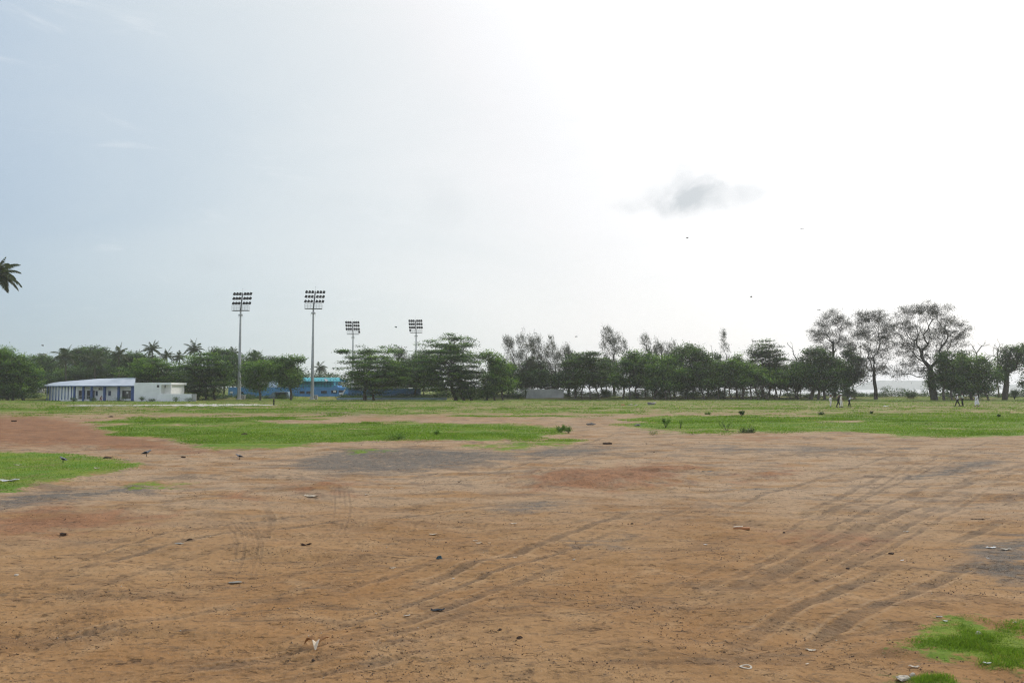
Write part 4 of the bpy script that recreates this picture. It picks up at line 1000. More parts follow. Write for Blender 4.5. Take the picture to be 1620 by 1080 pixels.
def stadium():
    D = 176.0; X = lambda x, d=D: (x - 810) / F * d
    Z = lambda y, d=D: CAMZ - (y - HY) * d / F
    def bx(mb, ox, x0, x1, y1, y0, d0, d1):   # pixel rows y1 (top), y0 (bottom)
        mb.box(X(x0) - ox, X(x1) - ox, d0, d1, Z(y0), Z(y1))
    # right stand
    ox = X(505); r = empty('stadium_stand', (ox, D, 0), 0, 'blue stadium stand with teal upper storey behind the second floodlight mast', 'building')
    w = MB(); bx(w, ox, 470, 536, 612.2, 634, 0, 9); bx(w, ox, 536.02, 563, 613, 634, .3, 9); bx(w, ox, 527, 534, 609.5, 612.1, .1, 5); w.build('wall', STAND, r, .01)
    for (a, b, t, bb) in ((475, 482.5, 618.5, 622), (485.5, 492, 618.5, 622), (508.5, 517.5, 618, 621.5), (524.5, 533.5, 617, 621.3), (536.5, 545, 617.2, 620.2)):
        m = MB(); bx(m, ox, a, b, t, bb, -.05, .06); o = m.build('window', DARK, r)
        m = MB(); bx(m, ox, a - .3, b + .3, bb, bb + .5, -.12, .04); m.build('sill', STAND2, o)
    for (a, b, t, bb) in ((528, 532, 617.6, 620.5), (537, 542, 620.4, 623.6)):
        m = MB(); bx(m, ox, a, b, t, bb, -.09, -.055); m.build('notice_board', WHITE, r)
    up = MB(); bx(up, ox, 473, 526, 603.5, 612.1, .6, 6.0); up.build('upper_storey', TEAL, r)
    po = MB()
    for q in np.linspace(473, 537, 14): bx(po, ox, q, q + .7, 600, 612.1, .4, .55)
    bx(po, ox, 473, 537.7, 606.5, 607.1, .42, .53); po.build('post_frame', STAND2, r)
    rf = MB(); a, b = X(472) - ox, X(540) - ox
    rf.add([(a, -.3, Z(602.6)), (b, -.3, Z(602.8)), (b - 1.2, 3.5, Z(597.5) + .1), (a + .3, 3.5, Z(597.5) + .1), (b, 7.4, Z(602.8)), (a, 7.4, Z(602.6))], [(0, 1, 2, 3), (3, 2, 4, 5)])
    o = rf.build('roof', TEAL, r); sd = o.modifiers.new('t', 'SOLIDIFY'); sd.thickness = .08
    tp = MB(); tp.add([(X(512) - ox, .2, Z(598.6) ), (X(516) - ox, .1, Z(598.8)), (X(520.5) - ox, -.2, Z(601.6) ), (X(517) - ox, -.38, Z(603.6))], [(0, 1, 2, 3)]); o = tp.build('torn_sheet', WHITE, r); sd = o.modifiers.new('t', 'SOLIDIFY'); sd.thickness = .05
    st = MB(); st.prism([(X(537.5) - ox, -.4, Z(629)), (X(541) - ox, -.4, Z(629)), (X(549.5) - ox, -.4, Z(613)), (X(548) - ox, -.4, Z(613))], (0, .25, 0)); st.build('stair_flank', WHITE2, r)
    st = MB(); st.prism([(X(541.1) - ox, -.36, Z(629)), (X(563) - ox, -.36, Z(629)), (X(563) - ox, -.36, Z(613)), (X(549.6) - ox, -.36, Z(613))], (0, .2, 0)); st.build('stair_side', STAND, r)
    # left stand
    ox = X(385); r = empty('stadium_stand', (ox, D, 0), 0, 'lower blue stadium stand behind the first floodlight mast', 'building')
    w = MB(); bx(w, ox, 362, 470, 612.4, 634, 0, 8); w.build('wall', STAND, r, .01)
    for (a, b, t, bb) in ((364.5, 369.5, 619, 622), (380, 386, 619.5, 622.5)):
        m = MB(); bx(m, ox, a, b, t, bb, -.05, .06); m.build('window' if a > 370 else 'notice_board', DARK if a > 370 else WHITE, r)
    m = MB(); bx(m, ox, 420, 436, 602.5, 612.3, 2, 2.3); m.build('white_screen', WHITE, r); m = MB(); bx(m, ox, 393.5, 398.5, 608, 612.3, 2, 2.3); m.build('white_screen', WHITE, r)
    st = MB(); st.prism([(X(338) - ox, -.5, Z(633)), (X(345) - ox, -.5, Z(633)), (X(354) - ox, -.5, Z(624.5)), (X(352) - ox, -.5, Z(623.5))], (0, .25, 0)); st.build('stair_flank', KERB, r)
    st = MB(); bx(st, ox, 345.5, 362, 625, 634, -.2, 4); st.build('doorway_block', DARK, r)
    # entrance with sloping flanks
    D2 = 168.0; X2 = lambda x: (x - 810) / F * D2; Z2 = lambda y: CAMZ - (y - HY) * D2 / F; ox = X2(437)
    r = empty('stair_entrance', (ox, D2, 0), 0, 'pale blue stair entrance with sloping sides and a dark opening', 'stairs')
    m = MB(); m.prism([(X2(417.5) - ox, 0, Z2(633)), (X2(435.8) - ox, 0, Z2(633)), (X2(435.8) - ox, 0, Z2(620)), (X2(433) - ox, 0, Z2(620.3)), (X2(428) - ox, 0, Z2(624.5))], (0, 3, 0)); m.build('flank', KERB, r)
    m = MB(); m.prism([(X2(453.8) - ox, 0, Z2(633)), (X2(459) - ox, 0, Z2(633)), (X2(456) - ox, 0, Z2(620)), (X2(453.8) - ox, 0, Z2(619.6))], (0, 3, 0)); m.build('flank', KERB, r)
    m = MB(); m.box(X2(435.83) - ox, X2(453.77) - ox, 1.6, 2.9, -.2, Z2(620.8)); m.build('doorway', STAND2, r)
    m = MB(); m.box(X2(435.83) - ox, X2(453.77) - ox, 0.02, 2.95, Z2(620.75), Z2(619.8)); m.build('lintel', KERB, r)
    # low blue walls right
    r = empty('boundary_wall', (X(600, 172), 172, 0), 0, 'long low pale blue wall under the shelved trees', 'wall')
    m = MB(); m.box(X(546, 172) - r.location.x, X(712, 172) - r.location.x, -8.0, -7.75, -.2, .42); m.build('kerb', KERB, r, .02)
    m = MB(); m.box(X(563.2, 180) - r.location.x, X(672, 180) - r.location.x, 0.0, .3, -.2, 2.3); m.build('wall', STAND2, r)
    r = empty('boundary_wall', (X(862, 169), 169, 0), 0, 'plain grey concrete wall among the shore trees', 'wall')
    z1 = CAMZ - (615.8 - HY) * 169 / F
    for i in range(4):
        a, b = 832 + i * 14.9, 832 + (i + 1) * 14.9 - .12
        m = MB(); m.box(X(a, 169) - r.location.x, X(b, 169) - r.location.x, 0, .2, -.1, z1 + .04 * (i % 2)); m.build('panel', CONC, r, .015)
    # boxes at the feet of the masts
    for x, lab in ((385.5, 'grey cabinet right of the first floodlight mast'), (500, 'grey cabinet right of the second floodlight mast')):
        p = Vector((X(x, 166), 166, height(X(x, 166), 166))); r = empty('cabinet', p, 0, lab, 'cabinet', 'cabinets beside the masts')
        m = MB(); m.box(-.42, .42, -.3, .3, 0, .8); m.build('body', GREYM, r, .03)
        m = MB(); m.box(-.46, .46, -.34, .34, .803, .86); m.build('lid', WHITE2, r, .01)
        m = MB(); m.box(-.36, .36, -.318, -.302, .08, .74); m.build('door', CONC, r)
    # small tower far behind
    ox = X(64, 300); p = Vector((ox, 300, 0)); r = empty('water_tower', p, 0, 'small grey block of a building showing above the far trees at left', 'building')
    m = MB(); m.box(-.9, .9, 0, 2, 0, Z(562, 300)); m.build('wall', CONC, r); m = MB(); m.box(-1.15, 1.15, -.25, 2.25, Z(562, 300) + .003, Z(559.2, 300)); m.build('parapet', CONC, r)
stadium()

# ------------------------------------------------------------------ floodlight masts
def mast(px, D, top_px, label, yaw, tilt=0.0):
    mp = D / F; B = Vector(((px - 810) * mp, D, height((px - 810) * mp, D)))
    root = empty('floodlight_mast', B, yaw, label, 'floodlight', 'floodlight masts of the stadium')
    H = CAMZ - (top_px - HY) * mp - B.z        # height of the platform deck
    s = MB(); s.tube((0, 0, -.1), (0, 0, 7), .36, .31, 16); s.tube((0, 0, 7.0), (0, 0, 13), .30, .23, 16); s.tube((0, 0, 13), (0, 0, H), .22, .17, 14); s.tube((0, 0, 0), (0, 0, .25), .55, .5, 12); s.build('pole', GALV, root)
    for z, rr in ((7, .335), (13, .25)):
        j = MB(); j.tube((0, 0, z - .12), (0, 0, z + .12), rr, None, 16); j.build('joint_ring', GALV, root)
    j = MB(); j.tube((0, 0, H - 1.0), (0, 0, H - .7), .45, .45, 10); j.build('collar', GALV, root)
    d = MB(); d.box(-1.75, 1.75, -.45, .45, H, H + .14); d.build('platform', mat('dark_steel', (.10, .10, .11), .6), root)
    rl = MB()
    for z in (H + .6, H + 1.05):
        for y in (-.45, .45): rl.tube((-1.75, y, z), (1.75, y, z), .022, None, 6)
        for x in (-1.75, 1.75): rl.tube((x, -.45, z), (x, .45, z), .022, None, 6)
    for x in np.linspace(-1.75, 1.75, 7):
        for y in (-.45, .45): rl.tube((x, y, H + .14), (x, y, H + 1.05), .022, None, 6)
    rl.build('railing', GALV, root)
    up = MB(); lean = .35 * tilt
    up.tube((0, 0, H + .14), (lean, 0, H + 3.75), .15, .12, 10); up.build('upright', mat('dark_steel', (.10, .10, .11), .6), root)
    rod = MB(); rod.tube((lean, 0, H + 3.75), (lean * 1.1, 0, H + 4.6), .02, .012, 6); rod.tube((lean * 1.1, 0, H + 4.55), (lean * 1.1, 0, H + 4.68), .06, .06, 8); rod.build('lightning_rod', GALV, root)
    arm = MB(); arm.tube((-.5, 0, H - .9), (-.5, 0, H - 1.5), .02, None, 6); arm.tube((.5, 0, H - .9), (.5, 0, H - 1.5), .02, None, 6); arm.tube((-.5, 0, H - .9), (.5, 0, H - .9), .03, None, 6); arm.build('hoist_bracket', GALV, root)
    lamp = None
    for k, z in enumerate((1.35, 2.35, 3.3)):
        ox = lean * z / 3.5; cb = MB(); cb.box(-1.95 + ox, 1.95 + ox, -.04, .04, H + z - .03, H + z + .03); cb.build('crossbar', mat('dark_steel', (.10, .10, .11), .6), root)
        xs = [-1.78, -1.14, -.52, .52, 1.14, 1.78]
        if k == 0 and tilt > 0 and px == 494: xs = xs[:-1]
        for x in xs:
            if lamp is not None and D > 200: lamp.scale = (1.2, 1.2, 1.25)
            if lamp is None:
                m = MB()
                m.v = []; 
                # round floodlight: bowl and rim, tipped
                m.tube((0, -.02, -.06), (.0, .14, .05), .12, .24, 12); m.tube((0, .14, .05), (0, .22, .09), .25, .25, 12); m.box(-.12, .12, -.20, -.01, -.12, .06); m.box(-.035, .035, -.03, .06, -.24, -.04)
                m.box(-.22, .22, .02, .16, -.24, .34)
                lamp = m.build('floodlight', LAMPM, root); o = lamp
            else:
                o = lamp.copy(); COL.objects.link(o); o.parent = root
            o.location = (x + ox, -.05, H + z + .26); o.rotation_euler = (math.radians(-20), math.radians(22 * tilt), 0)
    for x in (([1.78] if tilt < 0 and px < 600 else [-1.78]) if D > 200 else []):
        o = lamp.copy(); COL.objects.link(o); o.parent = root; o.location = (x, -.05, H + .75); o.rotation_euler = (math.radians(-20), math.radians(22 * tilt), 0)
    return root
mast(379, 165, 491.5, 'nearest floodlight mast at the left, beside the dense spreading tree', math.radians(-6), 1.0)
mast(494.5, 165, 488.5, 'tallest-looking second floodlight mast in front of the blue stand', math.radians(6), 1.0)
mast(558, 235, 529, 'far floodlight mast behind the flat-shelved tree, left of the other far one', math.radians(4), -.8)
mast(658, 235, 526.5, 'far floodlight mast rising beside the largest domed tree', math.radians(-4), -.8)

# ------------------------------------------------------------------ people
SKIN = mat('skin', (.16, .085, .055), .6, var=.05); HAIR = mat('hair', (.012, .010, .010), .5)
def skinmesh(name, pts, edges, radii, material, parent, sub=1):
    me = bpy.data.meshes.new(name); me.from_pydata([tuple(p) for p in pts], edges, []); me.update()
    o = bpy.data.objects.new(name, me); COL.objects.link(o)
    md = o.modifiers.new('skin', 'SKIN'); md.branch_smoothing = .3
    for i, rr in enumerate(radii):
        sv = me.skin_vertices[0].data[i]; sv.radius = (rr, rr) if not isinstance(rr, tuple) else rr
    me.skin_vertices[0].data[0].use_root = True
    s = o.modifiers.new('sub', 'SUBSURF'); s.levels = sub; s.render_levels = sub
    dg = bpy.context.evaluated_depsgraph_get(); nm = bpy.data.meshes.new_from_object(o.evaluated_get(dg)); nm.name = name
    bpy.data.objects.remove(o); bpy.data.meshes.remove(me)
    for p in nm.polygons: p.use_smooth = True
    nm.materials.clear(); nm.materials.append(material)
    n = bpy.data.objects.new(name, nm); COL.objects.link(n); n.parent = parent
    return n

def person(px, py, h, label, shirt, trousers, yaw=0.0, stride=.12, lean=0.0, arms=(.1, .1), hat=None, robe=False, crouch=0.0, bend=0.0, group=None, strap=False):
    """standing figure, height h; local x = facing direction"""
    B = gnd(px, py); root = empty('person', B, yaw, label, 'person', group); s = h / 1.7 * 1.06
    hip = .90 * (1 - crouch * .45); fl = lean + bend * .55
    P = {}
    P['pelvis'] = Vector((0, 0, hip)); P['waist'] = P['pelvis'] + Vector((fl * .10, 0, .13 - .03 * bend)); P['chest'] = P['waist'] + Vector((fl * .28, 0, .25 - .13 * bend))
    P['neck'] = P['chest'] + Vector((fl * .12, 0, .14 - .05 * bend)); P['headc'] = P['neck'] + Vector((fl * .08 + .015, 0, .11)); P['crown'] = P['headc'] + Vector((.0, 0, .10))
    for sd, nm in ((1, 'l'), (-1, 'r')):
        f = stride * (1 if sd > 0 else -1)
        P['hip' + nm] = P['pelvis'] + Vector((0, .09 * sd, -.03)); P['knee' + nm] = Vector((f * .6 + .03 + crouch * .4, .10 * sd, .48 * (1 - crouch * .15))); P['ankle' + nm] = Vector((f * 1.1 - .02, .10 * sd, .08)); P['toe' + nm] = P['ankle' + nm] + Vector((.17, .01 * sd, -.05))
        P['sh' + nm] = P['chest'] + Vector((.0, .17 * sd, .10 - .04 * bend)); a = arms[0 if sd > 0 else 1]
        P['el' + nm] = P['sh' + nm] + Vector((math.sin(a) * .27, .05 * sd, -math.cos(a) * .27)); a2 = a + .45
        P['wr' + nm] = P['el' + nm] + Vector((math.sin(a2) * .25, .0, -math.cos(a2) * .25)); P['pa' + nm] = P['wr' + nm] + Vector((math.sin(a2) * .08, 0, -math.cos(a2) * .08))
    names = list(P); pts = [P[k] * s for k in names]; ix = {k: i for i, k in enumerate(names)}
    E = [('pelvis', 'waist'), ('waist', 'chest'), ('chest', 'neck'), ('neck', 'headc'), ('headc', 'crown')]
    R = {'pelvis': .115, 'waist': .11, 'chest': .13, 'neck': .052, 'headc': .085, 'crown': .055}
    for nm in 'lr':
        E += [('pelvis', 'hip' + nm), ('hip' + nm, 'knee' + nm), ('knee' + nm, 'ankle' + nm), ('ankle' + nm, 'toe' + nm), ('chest', 'sh' + nm), ('sh' + nm, 'el' + nm), ('el' + nm, 'wr' + nm), ('wr' + nm, 'pa' + nm)]
        R.update({'hip' + nm: .085, 'knee' + nm: .055, 'ankle' + nm: .038, 'toe' + nm: .03, 'sh' + nm: .055, 'el' + nm: .04, 'wr' + nm: .026, 'pa' + nm: .036})
    edges = [(ix[a], ix[b]) for a, b in E]; rad = [R[k] * s for k in names]
    for nm, sd in (('l', 1), ('r', -1)):   # five fingers on each hand
        d = (P['pa' + nm] - P['wr' + nm]).normalized(); ac = Vector((0, 1, 0)); fw = d.cross(ac).normalized()
        for k in range(4):
            b = P['pa' + nm] + fw * (.027 - .018 * k); i0 = len(pts); L_ = (.07, .08, .075, .06)[k]
            for q, (t, cu) in enumerate(((.35, 0), (.75, .012), (1.0, .03))):
                pts.append((b + d * (.03 + L_ * t) - ac * sd * cu) * s); rad.append(.009 * s)
            edges += [(ix['pa' + nm], i0), (i0, i0 + 1), (i0 + 1, i0 + 2)]
        i0 = len(pts); pts.append((P['wr' + nm] + d * .04 + fw * .045) * s); pts.append((P['wr' + nm] + d * .08 + fw * .062) * s); rad += [.011 * s, .009 * s]; edges += [(ix['wr' + nm], i0), (i0, i0 + 1)]
    skinmesh('body', pts, edges, rad, SKIN, root, 1)
    def sub(keys, ed, radd, name, m):
        id_ = {k: i for i, k in enumerate(keys)}; skinmesh(name, [P[k] * s for k in keys], [(id_[a], id_[b]) for a, b in ed], [radd[k] * s for k in keys], m, root, 1)
    T = {'pelvis': .135, 'waist': .135, 'chest': .155, 'shl': .08, 'shr': .08, 'ell': .06, 'elr': .06}
    sub(['waist', 'pelvis', 'chest', 'shl', 'shr', 'ell', 'elr'], [('waist', 'pelvis'), ('waist', 'chest'), ('chest', 'shl'), ('chest', 'shr'), ('shl', 'ell'), ('shr', 'elr')], T, 'shirt', shirt)
    Lg = {'pelvis': .13, 'hipl': .105, 'hipr': .105, 'kneel': .08, 'kneer': .08, 'anklel': .065, 'ankler': .065}
    sub(['pelvis', 'hipl', 'hipr', 'kneel', 'kneer', 'anklel', 'ankler'], [('pelvis', 'hipl'), ('pelvis', 'hipr'), ('hipl', 'kneel'), ('hipr', 'kneer'), ('kneel', 'anklel'), ('kneer', 'ankler')], Lg, 'trousers', trousers)
    hm = MB(); hc = P['headc'] * s
    if robe:   # long loose tunic to the calves
        m = MB(); n = 14; rings = [(P['chest'], .17, .14), (P['waist'], .17, .15), (P['pelvis'], .20, .19), (Vector((0, 0, .55)), .25, .22), (Vector((0, 0, .32)), .30, .25)]
        vv = []; ff = []
        for i, (c, a, b) in enumerate(rings):
            for k in range(n):
                t = 2 * math.pi * k / n; w_ = 1 + (.06 * math.sin(5 * t) if i > 2 else 0); vv.append((Vector((c.x + math.cos(t) * a * w_, c.y + math.sin(t) * b * w_, c.z))) * s)
        for i in range(len(rings) - 1):
            for k in range(n): ff.append((i * n + k, i * n + (k + 1) % n, (i + 1) * n + (k + 1) % n, (i + 1) * n + k))
        m.add(vv, ff); m.build('tunic', shirt, root)
    # hair cap, face features
    def ball(mb, c, rx, ry, rz, n=10, half=False):
        vv = []; ff = []; st = n // 2
        for i in range(st + 1):
            ph = (math.pi / (2 if half else 1)) * i / st
            for k in range(n): t = 2 * math.pi * k / n; vv.append(Vector(c) + Vector((math.cos(t) * math.sin(ph) * rx, math.sin(t) * math.sin(ph) * ry, math.cos(ph) * rz)))
        for i in range(st):
            for k in range(n): ff.append((i * n + k, i * n + (k + 1) % n, (i + 1) * n + (k + 1) % n, (i + 1) * n + k))
        mb.add(vv, ff)
    ball(hm, hc + Vector((-.012, 0, .02)) * s, .098 * s, .092 * s, .125 * s, 12, True); hm.build('hair', HAIR, root)
    fm = MB(); ball(fm, hc + Vector((.095, 0, -.01)) * s, .02 * s, .012 * s, .02 * s, 6); ball(fm, hc + Vector((0, .088, -.01)) * s, .02 * s, .012 * s, .03 * s, 6); ball(fm, hc + Vector((0, -.088, -.01)) * s, .02 * s, .012 * s, .03 * s, 6); fm.build('nose_and_ears', SKIN, root)
    em = MB(); ball(em, hc + Vector((.082, .032, .015)) * s, .01 * s, .014 * s, .009 * s, 6); ball(em, hc + Vector((.082, -.032, .015)) * s, .01 * s, .014 * s, .009 * s, 6); ball(em, hc + Vector((.083, 0, -.05)) * s, .006 * s, .026 * s, .006 * s, 6); em.build('eyes_and_mouth', HAIR, root)
    sh = MB()
    for nm in 'lr':
        c = P['ankle' + nm]; sh.box((c.x - .07) * s, (c.x + .21) * s, (c.y - .05) * s, (c.y + .05) * s, 0, .075 * s)
    sh.build('shoes', mat('dark_shoe', (.03, .028, .026), .6), root, .012)
    if hat:
        hh = MB(); c = hc + Vector((0, 0, .07)) * s; hh.tube(c, c + Vector((0, 0, .09 * s)), .105 * s, .085 * s, 14); hh.tube(c - Vector((0, 0, .01 * s)), c + Vector((0, 0, .006 * s)), (.19 if hat[0] == 'wide' else .125) * s, (.17 if hat[0] == 'wide' else .125) * s, 16)
        if hat[0] == 'cap': hh.box(c.x + .08 * s, c.x + .19 * s, c.y - .07 * s, c.y + .07 * s, c.z, c.z + .012 * s)
        hh.build('hat', hat[1], root)
    if strap:
        t = MB(); a = (P['chest'] + Vector((.16, .10, .14))) * s; b = (P['pelvis'] + Vector((.14, -.12, .1))) * s; t.tube(a, b, .03 * s, .035 * s, 6); t.build('strap', HAIR, root)
    return root
CW = mat('white_cotton', (.90, .90, .88), .9); CC = mat('cream_cotton', (.80, .76, .70), .9); CG = mat('grey_cotton', (.52, .55, .54), .9); CB = mat('black_cotton', (.018, .018, .022), .9); CGR = mat('olive_black_cotton', (.03, .04, .02), .9)
CM = mat('mint_cotton', (.58, .68, .56), .9); CL = mat('lilac_grey_cotton', (.78, .77, .78), .9); CR = mat('rust_cotton', (.20, .05, .03), .9)
G = 'people playing on the far grass'
person(1314, 643.6, 1.66, 'person in white shirt and cream trousers, leftmost of the near group on the grass', CW, CC, 0.2, .04, 0, (.2, .9), ('cap', CG), group=G)
person(1326.3, 644.0, 1.62, 'person in dark trousers half hidden behind the one in the wide white hat', CB, CB, 0.1, .26, .2, (.4, .2), group=G)
person(1330.8, 644.6, 1.66, 'person all in cream with a wide white hat, back partly turned', CC, CC, -0.3, .13, 0, (.15, .3), ('wide', CW), group=G)
person(1343.6, 643.6, 1.52, 'person in grey shirt and black trousers bending forward with arms out', CG, CB, 0.0, .17, .25, (.9, 1.2), None, bend=.55, group=G)
person(1515, 642.4, 1.62, 'person striding in white shirt with dark strap and black trousers', CW, CB, math.pi * .95, .30, .05, (.3, .6), ('cap', CW), group=G, strap=True)
person(1523, 641.8, 1.75, 'person in pale mint shirt and dark trousers just behind the striding one', CM, CGR, 2.6, .05, 0, (.1, .4), group=G)
person(1545.5, 642.6, 1.70, 'person in long pale tunic and grey cap, standing alone at the far right', CL, CL, math.pi, .24, .04, (.1, .3), ('cap', CG), group=G, robe=True)
person(433, 640.8, 1.15, 'small dark-clothed person alone on the grass between the floodlight masts', CB, CB, .3, .08, .0, (.1, .2), group=G)
person(158.5, 634.6, 1.25, 'person in rust coloured clothes crouching before the clubhouse wall', CR, CR, .5, .2, .2, (.9, .8), None, crouch=.7, bend=.4, group=G)

# ------------------------------------------------------------------ birds
BF = mat('black_feather', (.02, .02, .025), .6); GF = mat('grey_feather', (.24, .25, .27), .7)
def crow(px, py, label, yaw, s=1.0):
    B = gnd(px, py); root = empty('crow', B, yaw, label, 'bird', 'crows on the bare ground')
    skinmesh('body', [Vector(p) * s for p in ((0, 0, .17), (.07, 0, .19), (.12, 0, .24), (.155, 0, .255), (.20, 0, .245), (-.09, 0, .15), (-.2, 0, .12))], [(0, 1), (1, 2), (2, 3), (3, 4), (0, 5), (5, 6)], [.062 * s, .05 * s, .032 * s, .034 * s, .007 * s, .04 * s, (.03 * s, .008 * s)], GF, root, 2)
    for sd in (1, -1):
        m = MB(); m.prism([Vector(p) * s for p in ((.05, .058 * sd, .20), (-.02, .065 * sd, .215), (-.17, .03 * sd, .15), (-.05, .062 * sd, .13), (.04, .055 * sd, .15))], (0, .012 * sd * s, 0)); m.build('wing', BF, root, .004)
        m = MB(); m.tube(Vector((.0, .028 * sd, .13)) * s, Vector((.015, .03 * sd, .0)) * s, .009 * s, .006 * s, 6); m.tube(Vector((-.02, .03 * sd, .006)) * s, Vector((.06, .03 * sd, .006)) * s, .006 * s, .004 * s, 5); m.build('leg', BF, root)
    return root
crow(231, 725, 'grey-backed crow standing on the reddish dirt beyond the near left grass', .2, .9)
crow(100, 735, 'grey crow feeding on the near left grass patch', 2.9, .75)
crow(379, 728, 'dark crow on the bare ground right of the near left grass', -2.8, .7)
def flying(px, py, D, label, w=.26, yaw=0.4):
    root = empty('flying_bird', at(px, py, D), yaw, label, 'bird', 'birds in the sky')
    skinmesh('body', [Vector(p) for p in ((0, 0, 0), (.08, 0, .01), (.13, 0, .0), (-.11, 0, 0), (-.17, 0, .01))], [(0, 1), (1, 2), (0, 3), (3, 4)], [.028, .022, .01, .016, .016], BF, root, 1)
    for sd in (1, -1):
        m = MB(); m.prism([(.07, .03 * sd, .02), (-.08, .03 * sd, .02), (-.12, w * .5 * sd, .14), (-.16, w * sd, .05), (.03, w * .55 * sd, .15)], (0, 0, .012)); m.build('wing', BF, root)
for (x, y, l) in ((68, 547, 'tiny bird flying above the tall tree at far left'), (627, 518, 'tiny bird between the two far floodlight masts'), (642, 550, 'tiny bird just left of the largest domed tree'), (911, 533, 'tiny bird above the feathery trees'),
                  (1088, 377, 'tiny bird in the white sky below the grey cloud'), (1269, 363, 'tiny bird right of and below the grey cloud'), (1189, 470, 'tiny bird in the sky above the fan-shaped tree'), (1295, 491, 'tiny bird beside the first open-crowned tree'), (52, 632, '')):
    if l: flying(x, y, 120, l, yaw=x * .37)

# ------------------------------------------------------------------ field plants, litter, stones
shrub(1053, 675, .55, .62, 'small leafy shrub at the near edge of the right-hand grass', n=700, size=.06)
shrub(1076, 677, .8, .55, 'thin sprigs right of the small leafy shrub', n=160, size=.05, sprigs=6, thin=True)
shrub(1150, 680, 1.2, .55, 'wiry dark bush spreading above the grass edge', leaf='dark', n=200, size=.05, sprigs=9, thin=True)
shrub(888, 683, .6, .36, 'weed clump on the tip of the middle grass patch', n=800, size=.06); shrub(900, 684, .6, .35, 'low weed clump just right of the one on the grass tip', n=500, size=.06)
shrub(1173.5, 659, .45, .45, 'dark cone-shaped bush out on the right-hand grass', leaf='dark', n=600, size=.09); shrub(1298, 657, .8, .2, 'flat dark tuft on the right-hand grass', leaf='dark', n=300, size=.09)
shrub(1379, 656, .35, .25, 'little dark tuft below the middle open-crowned tree', leaf='dark', n=200, size=.09); shrub(1580, 661, .3, .25, 'little dark tuft near the right edge of the grass', leaf='dark', n=200, size=.09)
shrub(1119, 656, .6, .16, 'flat green tuft left of the dark cone-shaped bush', n=300, size=.08); shrub(1182, 683, 1.0, .18, 'pale grey-green mat of weed on the dirt edge', leaf='palm', n=700, size=.07, sprigs=14)
shrub(690, 691, .4, .3, 'upright weed in the middle grass patch', leaf='light', n=300, size=.06); shrub(628, 697, .9, .2, 'dark clump on the near edge of the middle grass patch', leaf='weed', n=700, size=.06)
shrub(1033, 685, .6, .15, 'tiny weed on the stony dirt left of the shrubs', n=200, size=.05)

def lump_mesh(r, n=9, flat=.5):
    """irregular lump: jittered icosphere-like points"""
    import bmesh
    bm = bmesh.new(); bmesh.ops.create_icosphere(bm, subdivisions=2, radius=1)
    off = r.random(3) * 9
    for v in bm.verts:
        c = v.co; k = 1 + .35 * (math.sin(c.x * 3 + off[0]) * math.cos(c.y * 2.7 + off[1]) + .5 * math.sin(c.z * 5 + off[2])) + r.normal() * .05
        v.co = Vector((c.x * k, c.y * k, c.z * k * flat))
    return bm
def stone(px, py, w, label, m, flat=.45, group='stones lying on the dirt', asp=.7, name='stone', cat='stone', yaw=0):
    B = gnd(px, py); r = np.random.default_rng(int(px * 13 + py)); bm = lump_mesh(r, flat=flat)
    me = bpy.data.meshes.new(name); bm.to_mesh(me); bm.free(); me.materials.append(m)
    o = bpy.data.objects.new(name, me); COL.objects.link(o); o.location = B + Vector((0, 0, w * .1)); o.scale = (w * .5, w * .5 * asp, w * .5); o.rotation_euler = (0, 0, yaw)
    return tag(o, label, cat, group)
def scrap(px, py, w, label, m, h=.3, asp=.5, name='litter_scrap', cat='litter', group='litter scattered on the dirt', yaw=0, curl=1.0):
    """crumpled sheet with real thickness"""
    B = gnd(px, py); r = np.random.default_rng(int(px * 7 + py * 3)); n = 7; V = []; Fc = []
    ph = r.random(4) * 6
    for i in range(n):
        for j in range(n):
            u = i / (n - 1) * 2 - 1; v = j / (n - 1) * 2 - 1; ed = 1 - .25 * (abs(u * v)) + .12 * math.sin(ph[0] + 5 * u + 3 * v)
            V.append((u * w * .5 * ed, v * w * .5 * asp * ed, max(.004, (.25 * abs(u) ** 2 * curl + .18 * math.sin(ph[1] + 3 * u) * math.cos(ph[2] + 3.3 * v) + .15 + .05 * r.normal()) * w * h)))
    for i in range(n - 1):
        for j in range(n - 1): Fc.append((i * n + j, (i + 1) * n + j, (i + 1) * n + j + 1, i * n + j + 1))
    me = bpy.data.meshes.new(name); me.from_pydata(V, [], Fc); me.materials.append(m); me.update()
    o = bpy.data.objects.new(name, me); COL.objects.link(o); o.scale = (.8, .8, .6); o.location = B + Vector((0, 0, .008)); o.rotation_euler = (0, 0, yaw); sd = o.modifiers.new('thickness', 'SOLIDIFY'); sd.thickness = .006
    return tag(o, label, cat, group)
ORG = mat('orange_brown', (.45, .20, .09), .8); CRM = mat('cream_paper', (.62, .52, .40), .85, var=.08); WHP = mat('white_plastic', (.62, .62, .60), .6, var=.05); DGR = mat('dark_grey_cloth', (.055, .06, .07), .9, bump=.4); DBL = mat('dark_blue_plastic', (.03, .06, .075), .4)
DRB = mat('dark_brown', (.05, .028, .018), .9); SLB = mat('pale_slab', (.26, .24, .21), .9); LTO = mat('dry_leaf', (.42, .22, .10), .8); STG = mat('stone_grey', (.18, .17, .165), .9, bump=.5); STD = mat('clod_dark', (.075, .048, .033), .95, bump=.5); STW = mat('stone_pale', (.50, .44, .36), .85, bump=.3)
